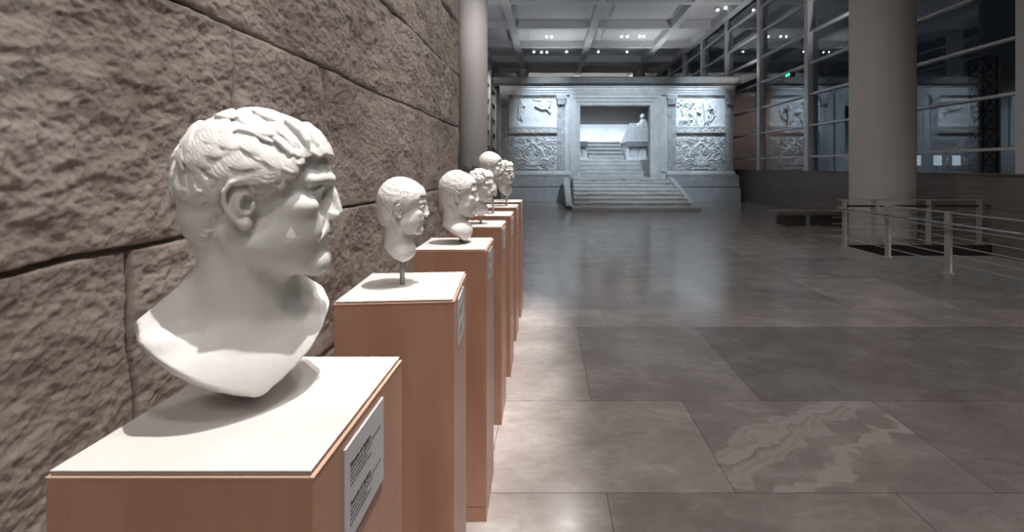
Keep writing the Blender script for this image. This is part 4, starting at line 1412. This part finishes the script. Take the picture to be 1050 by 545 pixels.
# =====================================================================
# bench, railings
# =====================================================================
bn = empty('bench', (7.2, 12.3, 0))
tag(bn, 'low dark stone bench on two blocks by the right wall', 'bench')
b = MB(); b.box(-1.0, 1.05, -0.3, 0.3, 0.30, 0.40, 0.008); b.build('seat', M['bench'], bn)
for x0, x1 in ((-0.80, -0.24), (0.14, 0.78)):
    b = MB(); b.box(x0, x1, -0.24, 0.24, 0, 0.30, 0.004); b.build('support_block', M['bench_dark'], bn)

rl_ = empty('railing', (6.0, 9.05, 0))
tag(rl_, 'grey metal railing running along the stair opening towards the camera', 'railing')
ends = -9.4
ps = [0.0, -1.15, -2.34, -3.5, -4.65, -5.8, -6.95, -8.1, -9.3]
for y in ps:
    b = MB(); b.box(-0.018, 0.018, y-0.05, y+0.05, 0.0, 0.90, 0.003); b.box(-0.04, 0.04, y-0.07, y+0.07, 0, 0.012); b.build('post', M['rail'], rl_)
b = MB(); b.box(-0.02, 0.02, ends, 0.06, 0.90, 0.918, 0.003); b.build('top_rail', M['rail'], rl_)
for z in (0.16, 0.29, 0.42, 0.55, 0.68):
    b = MB(); b.tube((0.0, ends, z), (0.0, 0.0, z), 0.007, n=8); b.tube((0.0, 0.0, z), (-0.22 if False else 0.0, 0.03, z), 0.007, n=8); b.build('rail_bar', M['rail'], rl_)
b = MB(); b.tube((-0.09, ends, 0.756), (-0.09, 0.06, 0.756), 0.019, n=14)
hr = b.build('handrail', M['steel'], rl_, True)
for y in ps:
    b = MB()
    pr = None
    for k in range(8):
        t = PI*k/7
        p = (-0.015-0.0375*(1-math.cos(t)) , y, 0.72-0.035*math.sin(t)+0.02*k/7)
        if pr: b.tube(pr, p, 0.006, n=8)
        pr = p
    b.build('bracket', M['rail'], hr)

r2 = empty('railing', (6.0, 9.26, 0))
tag(r2, 'farther railing crossing to the right wall behind the stair opening', 'railing')
for x in (0.75, 1.87, 2.92):
    b = MB(); b.box(x-0.05, x+0.05, -0.014, 0.014, 0, 0.90, 0.003); b.box(x-0.07, x+0.07, -0.04, 0.04, 0, 0.012); b.build('post', M['rail'], r2)
b = MB(); b.box(0.0, 3.05, -0.02, 0.02, 0.90, 0.918); b.build('top_rail', M['rail'], r2)
for z in (0.16, 0.29, 0.42, 0.55, 0.68):
    b = MB(); b.tube((-0.12, 0, z), (3.05, 0, z), 0.006, n=8); b.build('rail_bar', M['rail'], r2)
for x0, x1 in ((0.08, 0.70), (0.80, 1.80), (1.94, 2.82), (3.0, 3.06)):
    b = MB(); b.tube((x0, -0.09, 0.79), (x1, -0.09, 0.79), 0.021, n=12); b.tube((x1-0.03, -0.09, 0.79), (x1-0.03, -0.02, 0.73), 0.008, n=8)
    h_ = b.build('handrail', M['shaded_rail'], r2)

# =====================================================================
# ceiling spotlights that show in the picture
# =====================================================================
def lamp_proto():
    root = empty('ceiling_spotlight')
    b = MB(); b.lathe([(0.03, 0.16), (0.065, 0.14), (0.075, 0.0), (0.07, -0.06), (0.065, -0.06), (0.06, -0.03)], n=20)
    bd = b.build('lamp_body', M['lamp_body'], root, True)
    b = MB(); b.lathe([(0.0, -0.036), (0.059, -0.034)][::-1], n=20)
    b.build('lens', M['lamp_glow'], root)
    b = MB(); b.tube((0, 0, 0.14), (0, 0.10, 0.42), 0.012, n=8); b.build('mount', M['lamp_body'], root)
    return root
LP = [(560.4, 37.5, 26.4), (565.5, 37.5, 26.4), (637.4, 37, 26.4), (643.2, 37, 26.4), (655.7, 37, 26.4), (660.0, 37, 26.4),
      (555.2, 53.2, 30.0), (560.8, 53.2, 30.0), (547.4, 52.8, 30.0), (581, 52.8, 30.0), (613.5, 52.8, 30.0), (643, 52.8, 30.0), (735.5, 10, 22.0), (743.5, 8, 22.0),
      (537, -153, 14.1), (541, -84, 18.0), (546, -30, 22.9)]
LLAB = ['left of the bright pair in the middle coffer row', 'right of the bright pair in the middle coffer row', 'first of four lamps in the right coffer of the middle row',
        'second of four lamps in the right coffer of the middle row', 'third of four lamps in the right coffer of the middle row', 'fourth of four lamps in the right coffer of the middle row',
        'left of the brightest pair in the far left coffer', 'right of the brightest pair in the far left coffer', 'single lamp at the left end of the far coffer row',
        'single lamp right of the bright pair in the far coffer row', 'single lamp at the left of the far right coffer', 'single lamp at the right of the far right coffer',
        'left lamp of the pair by the glass at top right', 'right lamp of the pair by the glass at top right',
        'high over the floor left of the middle, mirrored nearest in the floor', 'high over the floor left of the middle, mirrored second in the floor', 'high over the floor left of the middle, mirrored third in the floor']
pr = lamp_proto()
for i, (u, v_, y) in enumerate(LP):
    o = pr if i == 0 else copy_tree(pr)
    o.location = ((u-561)/F_PX*y, y, H+(171-v_)/F_PX*y)
    o.rotation_euler = (math.radians(-52), 0, 0)
    tag(o, 'small ceiling spotlight, ' + LLAB[i], 'spotlight', 'spotlights in the ceiling coffers')

# exit sign reflection in the glass, put in as a green glowing box
ex = empty('exit_reflection', (XW-0.02, 17.0, 5.07))
tag(ex, 'small green glowing box added for an exit sign reflection in the dark glass wall', 'exit reflection')
b = MB(); b.box(-0.06, 0.0, -0.16, 0.16, -0.07, 0.07, 0.01); b.build('housing', M['dark_metal'], ex)
b = MB(); b.box(-0.066, -0.06, -0.14, 0.14, -0.055, 0.055); b.build('lit_face', M['green_glow'], ex)

# =====================================================================
# outside, beyond the glass
# =====================================================================
g = MB(); g.box(XW+0.4, 30, -2, 48, -0.3, -0.02); o = g.build('terrace_ground', M['outside_ground']); tag(o, 'dark paving outside the glass wall', 'ground', kind='structure')
bd = empty('building', (17.0, 34.0, 0))
tag(bd, 'pinkish rendered building outside beyond the glass wall', 'building')
b = MB(); b.box(-4.5, 3.0, 0, 4, -0.02, 7.2); b.build('wall', M['pink_wall'], bd)
b = MB(); b.box(-4.7, 3.2, -0.2, 4.2, 7.2, 7.5); b.build('parapet', M['outside_ground'], bd)

tw = empty('lighting_tower', (13.6, 14.0, -0.02))
tag(tw, 'dark lattice truss tower standing outside beyond the glass', 'truss tower')
b = MB()
hw = 0.22
for sx in (-1, 1):
    for sy in (-1, 1):
        b.tube((sx*hw, sy*hw, 0), (sx*hw, sy*hw, 5.0), 0.03, n=8)
b.build('upright', M['dark_metal'], tw)
b = MB()
for k in range(9):
    z0, z1 = k*0.555, (k+1)*0.555
    for (p, q) in (((-hw, -hw), (hw, -hw)), ((hw, -hw), (hw, hw)), ((hw, hw), (-hw, hw)), ((-hw, hw), (-hw, -hw))):
        b.tube((*p, z0), (*q, z1), 0.014, n=6); b.tube((*q, z0), (*p, z1), 0.014, n=6); b.tube((*p, z1), (*q, z1), 0.018, n=6)
b.build('bracing', M['dark_metal'], tw)
h2 = empty('house', (19.5, 17.5, 0))
tag(h2, 'dim grey house with lit windows outside at the right edge', 'building')
b = MB(); b.box(-1.8, 5, 0, 4, -0.02, 5.6); b.build('wall', M['white_paint'], h2)
for x in (-0.75,):
    for z in (2.4,):
        fr = MB(); fr.box(x-0.75, x+0.75, -0.06, 0.0, z-0.1, z+2.1); fo = fr.build('window_frame', M['mullion'], h2)
        for xa in (-0.66, 0.06):
            for za in (0.0, 1.04):
                pn = MB(); pn.box(x+xa, x+xa+0.6, -0.075, -0.06, z+za, z+za+0.94); pn.build('pane', M['window_glow'], fo)

GL = [(11.95, 14.5, 'first made-up glowing post outside the glass, right beside the thick column'), (12.62, 14.5, 'middle one of three made-up glowing posts outside the glass'), (13.32, 14.6, 'made-up glowing post outside nearest the lattice tower')]
def glow_post():  # made-up posts standing in for bright spots beyond the glass
    root = empty('glow_post')
    b = MB(); b.lathe([(0.09, 0.0), (0.09, 0.03), (0.045, 0.05), (0.045, 1.66)], n=16); b.build('post', M['dark_metal'], root, True)
    b = MB(); b.box(-0.075, 0.075, -0.075, 0.075, 1.66, 1.98, 0.01); b.build('lit_head', M['post_glow'], root)
    b = MB(); b.box(-0.10, 0.10, -0.10, 0.10, 1.98, 2.02, 0.01); b.build('cap', M['dark_metal'], root)
    return root
gp = glow_post()
for i, (x, y, lab) in enumerate(GL):
    o = gp if i == 0 else copy_tree(gp)
    o.location = (x, y, -0.02)
    tag(o, lab, 'garden lamp', 'glowing posts outside the glass')

# =====================================================================
# light
# =====================================================================
def spot(loc, target, power, angle, blend=0.4, col=(1, 1, 1), r=0.04):
    l = bpy.data.lights.new('spot', 'SPOT')
    l.energy = power; l.spot_size = math.radians(angle); l.spot_blend = blend; l.color = col; l.shadow_soft_size = r
    o = link(bpy.data.objects.new('spot_light', l))
    o.location = loc
    d = Vector(target)-Vector(loc)
    o.rotation_euler = d.to_track_quat('-Z', 'Y').to_euler()
    return o
def point(loc, power, col=(1, 1, 1), r=0.3):
    l = bpy.data.lights.new('point', 'POINT'); l.energy = power; l.color = col; l.shadow_soft_size = r
    o = link(bpy.data.objects.new('point_light', l)); o.location = loc
    return o

WARM = (1.0, 0.965, 0.93); COOL = (0.72, 0.87, 1.0)
# one ceiling spot over each cast
for i, (x, y, a) in enumerate(PED):
    yc = y+0.17
    spot((0.70, yc-0.25, 8.4), (-0.34, yc, 1.2), 2700 if i == 0 else 2800, 12.0, 0.9, WARM, 0.04)
# added wash without fixtures, brightening the stone wall
for y in (0.6, 2.4, 4.4):
    spot((2.6, y, 8.7), (-1.15, y, 2.5), 640, 34, 1.0, WARM, 0.15)
# enclosure
spot((0.2, 16.8, 8.8), (0.0, 20.6, 4.3), 3000, 32, 1.0, COOL, 0.1)
spot((6.6, 16.8, 8.8), (6.9, 20.6, 4.3), 3000, 32, 1.0, COOL, 0.1)
spot((3.2, 13.0, 8.7), (3.3, 20.4, 2.2), 3300, 62, 1.0, COOL, 0.1)
for x in (1.2, 3.2, 5.2):
    spot((x, 28.3, 3.0), (x, 30.2, 3.5), 210, 120, 1.0, COOL, 0.08)  # added hidden spots behind the altar, brightening the rear wall
spot((3.4, 22.3, 8.6), (3.4, 25.4, 2.6), 2200, 60, 0.9, COOL, 0.1)
# added wide fill lights under the ceiling, with no lamps seen there
for (x, y, p) in ((1.4, -2.5, 640), (3.0, -6.0, 560), (0.0, -6.0, 520), (1.2, 3.8, 430), (1.8, 8.5, 430), (0.6, 13.0, 300)):
    spot((x, y, 8.9), (x, y, 0), p, 150, 1.0, (1.0, 0.955, 0.925), 0.3)
spot((0.2, 10.8, 8.9), (-2.6, 15.3, 4.5), 900, 50, 1.0, (1.0, 0.96, 0.93), 0.15)  # added spot to brighten the column past the stone wall
# lamps washing the back wall and ceiling end
for x in (-1, 1.5, 4.0, 6.5):
    spot((x, 36.2, 7.2), (x, 36.9, 8.9), 150, 110, 1.0, (1, 0.97, 0.93), 0.08)
spot((-2.9, 27.5, 8.8), (-4.15, 33.0, 5.0), 700, 60, 1.0, (1, 0.97, 0.94), 0.1)  # added spot without a fixture, brightening the left glass bays
# added unseen uplights above the enclosure, brightening the ceiling
for x in (0.5, 6.0):
    spot((x, 27.0, 5.9), (x, 26.4, 9.2), 420, 112, 1.0, (0.93, 0.96, 1.0), 0.2)
for (p, t) in (((8.8, 12.05, 4.8), (6.5, 16, 9.1)), ((8.8, 19.0, 5.2), (6.5, 22, 9.1)), ((-3.6, 10.4, 4.8), (-1.0, 15, 9.1)), ((-3.6, 17.6, 5.0), (-1.5, 22, 9.1))):
    spot(p, t, 360, 100, 1.0, (0.98, 0.98, 1.0), 0.15)  # more added uplights beside the side walls, without fixtures
# added light inside the stair opening, brightening its grey sides
spot((7.6, 5.0, -0.4), (7.6, 9.1, -1.0), 40, 120, 1.0, (1, 0.97, 0.94), 0.2)
# outside
spot((15.5, 29.0, 6.5), (15.5, 34.0, 3.2), 420, 100, 1.0, (1, 0.88, 0.80), 0.3)
spot((18.6, 14.5, 3.6), (18.8, 17.5, 2.6), 90, 90, 1.0, COOL, 0.3)

wd = bpy.data.worlds.new('night'); SC.world = wd; wd.use_nodes = True
bgd = wd.node_tree.nodes['Background']
bgd.inputs[0].default_value = (0.02, 0.025, 0.035, 1); bgd.inputs[1].default_value = 0.25

# =====================================================================
# camera and view
# =====================================================================
cam = bpy.data.cameras.new('camera')
cam.sensor_fit = 'HORIZONTAL'; cam.sensor_width = 36.0
cam.lens = 36.0*F_PX/1050.0
cam.shift_x = -(561-525)/1050.0
cam.shift_y = -(272.5-171)/1050.0
cam.clip_start = 0.02; cam.clip_end = 200
co = link(bpy.data.objects.new('camera', cam))
co.location = (0, 0, H); co.rotation_euler = (PI/2, 0, 0)
SC.camera = co
SC.view_settings.view_transform = 'Standard'
SC.view_settings.look = 'None'
SC.view_settings.exposure = 0.0
SC.view_settings.gamma = 1.0
SC.view_settings.use_curve_mapping = False
SC.cycles.use_denoising = True
SC.cycles.max_bounces = 8
SC.cycles.sample_clamp_indirect = 6.0
print('script done', round(time.time()-t0, 1))
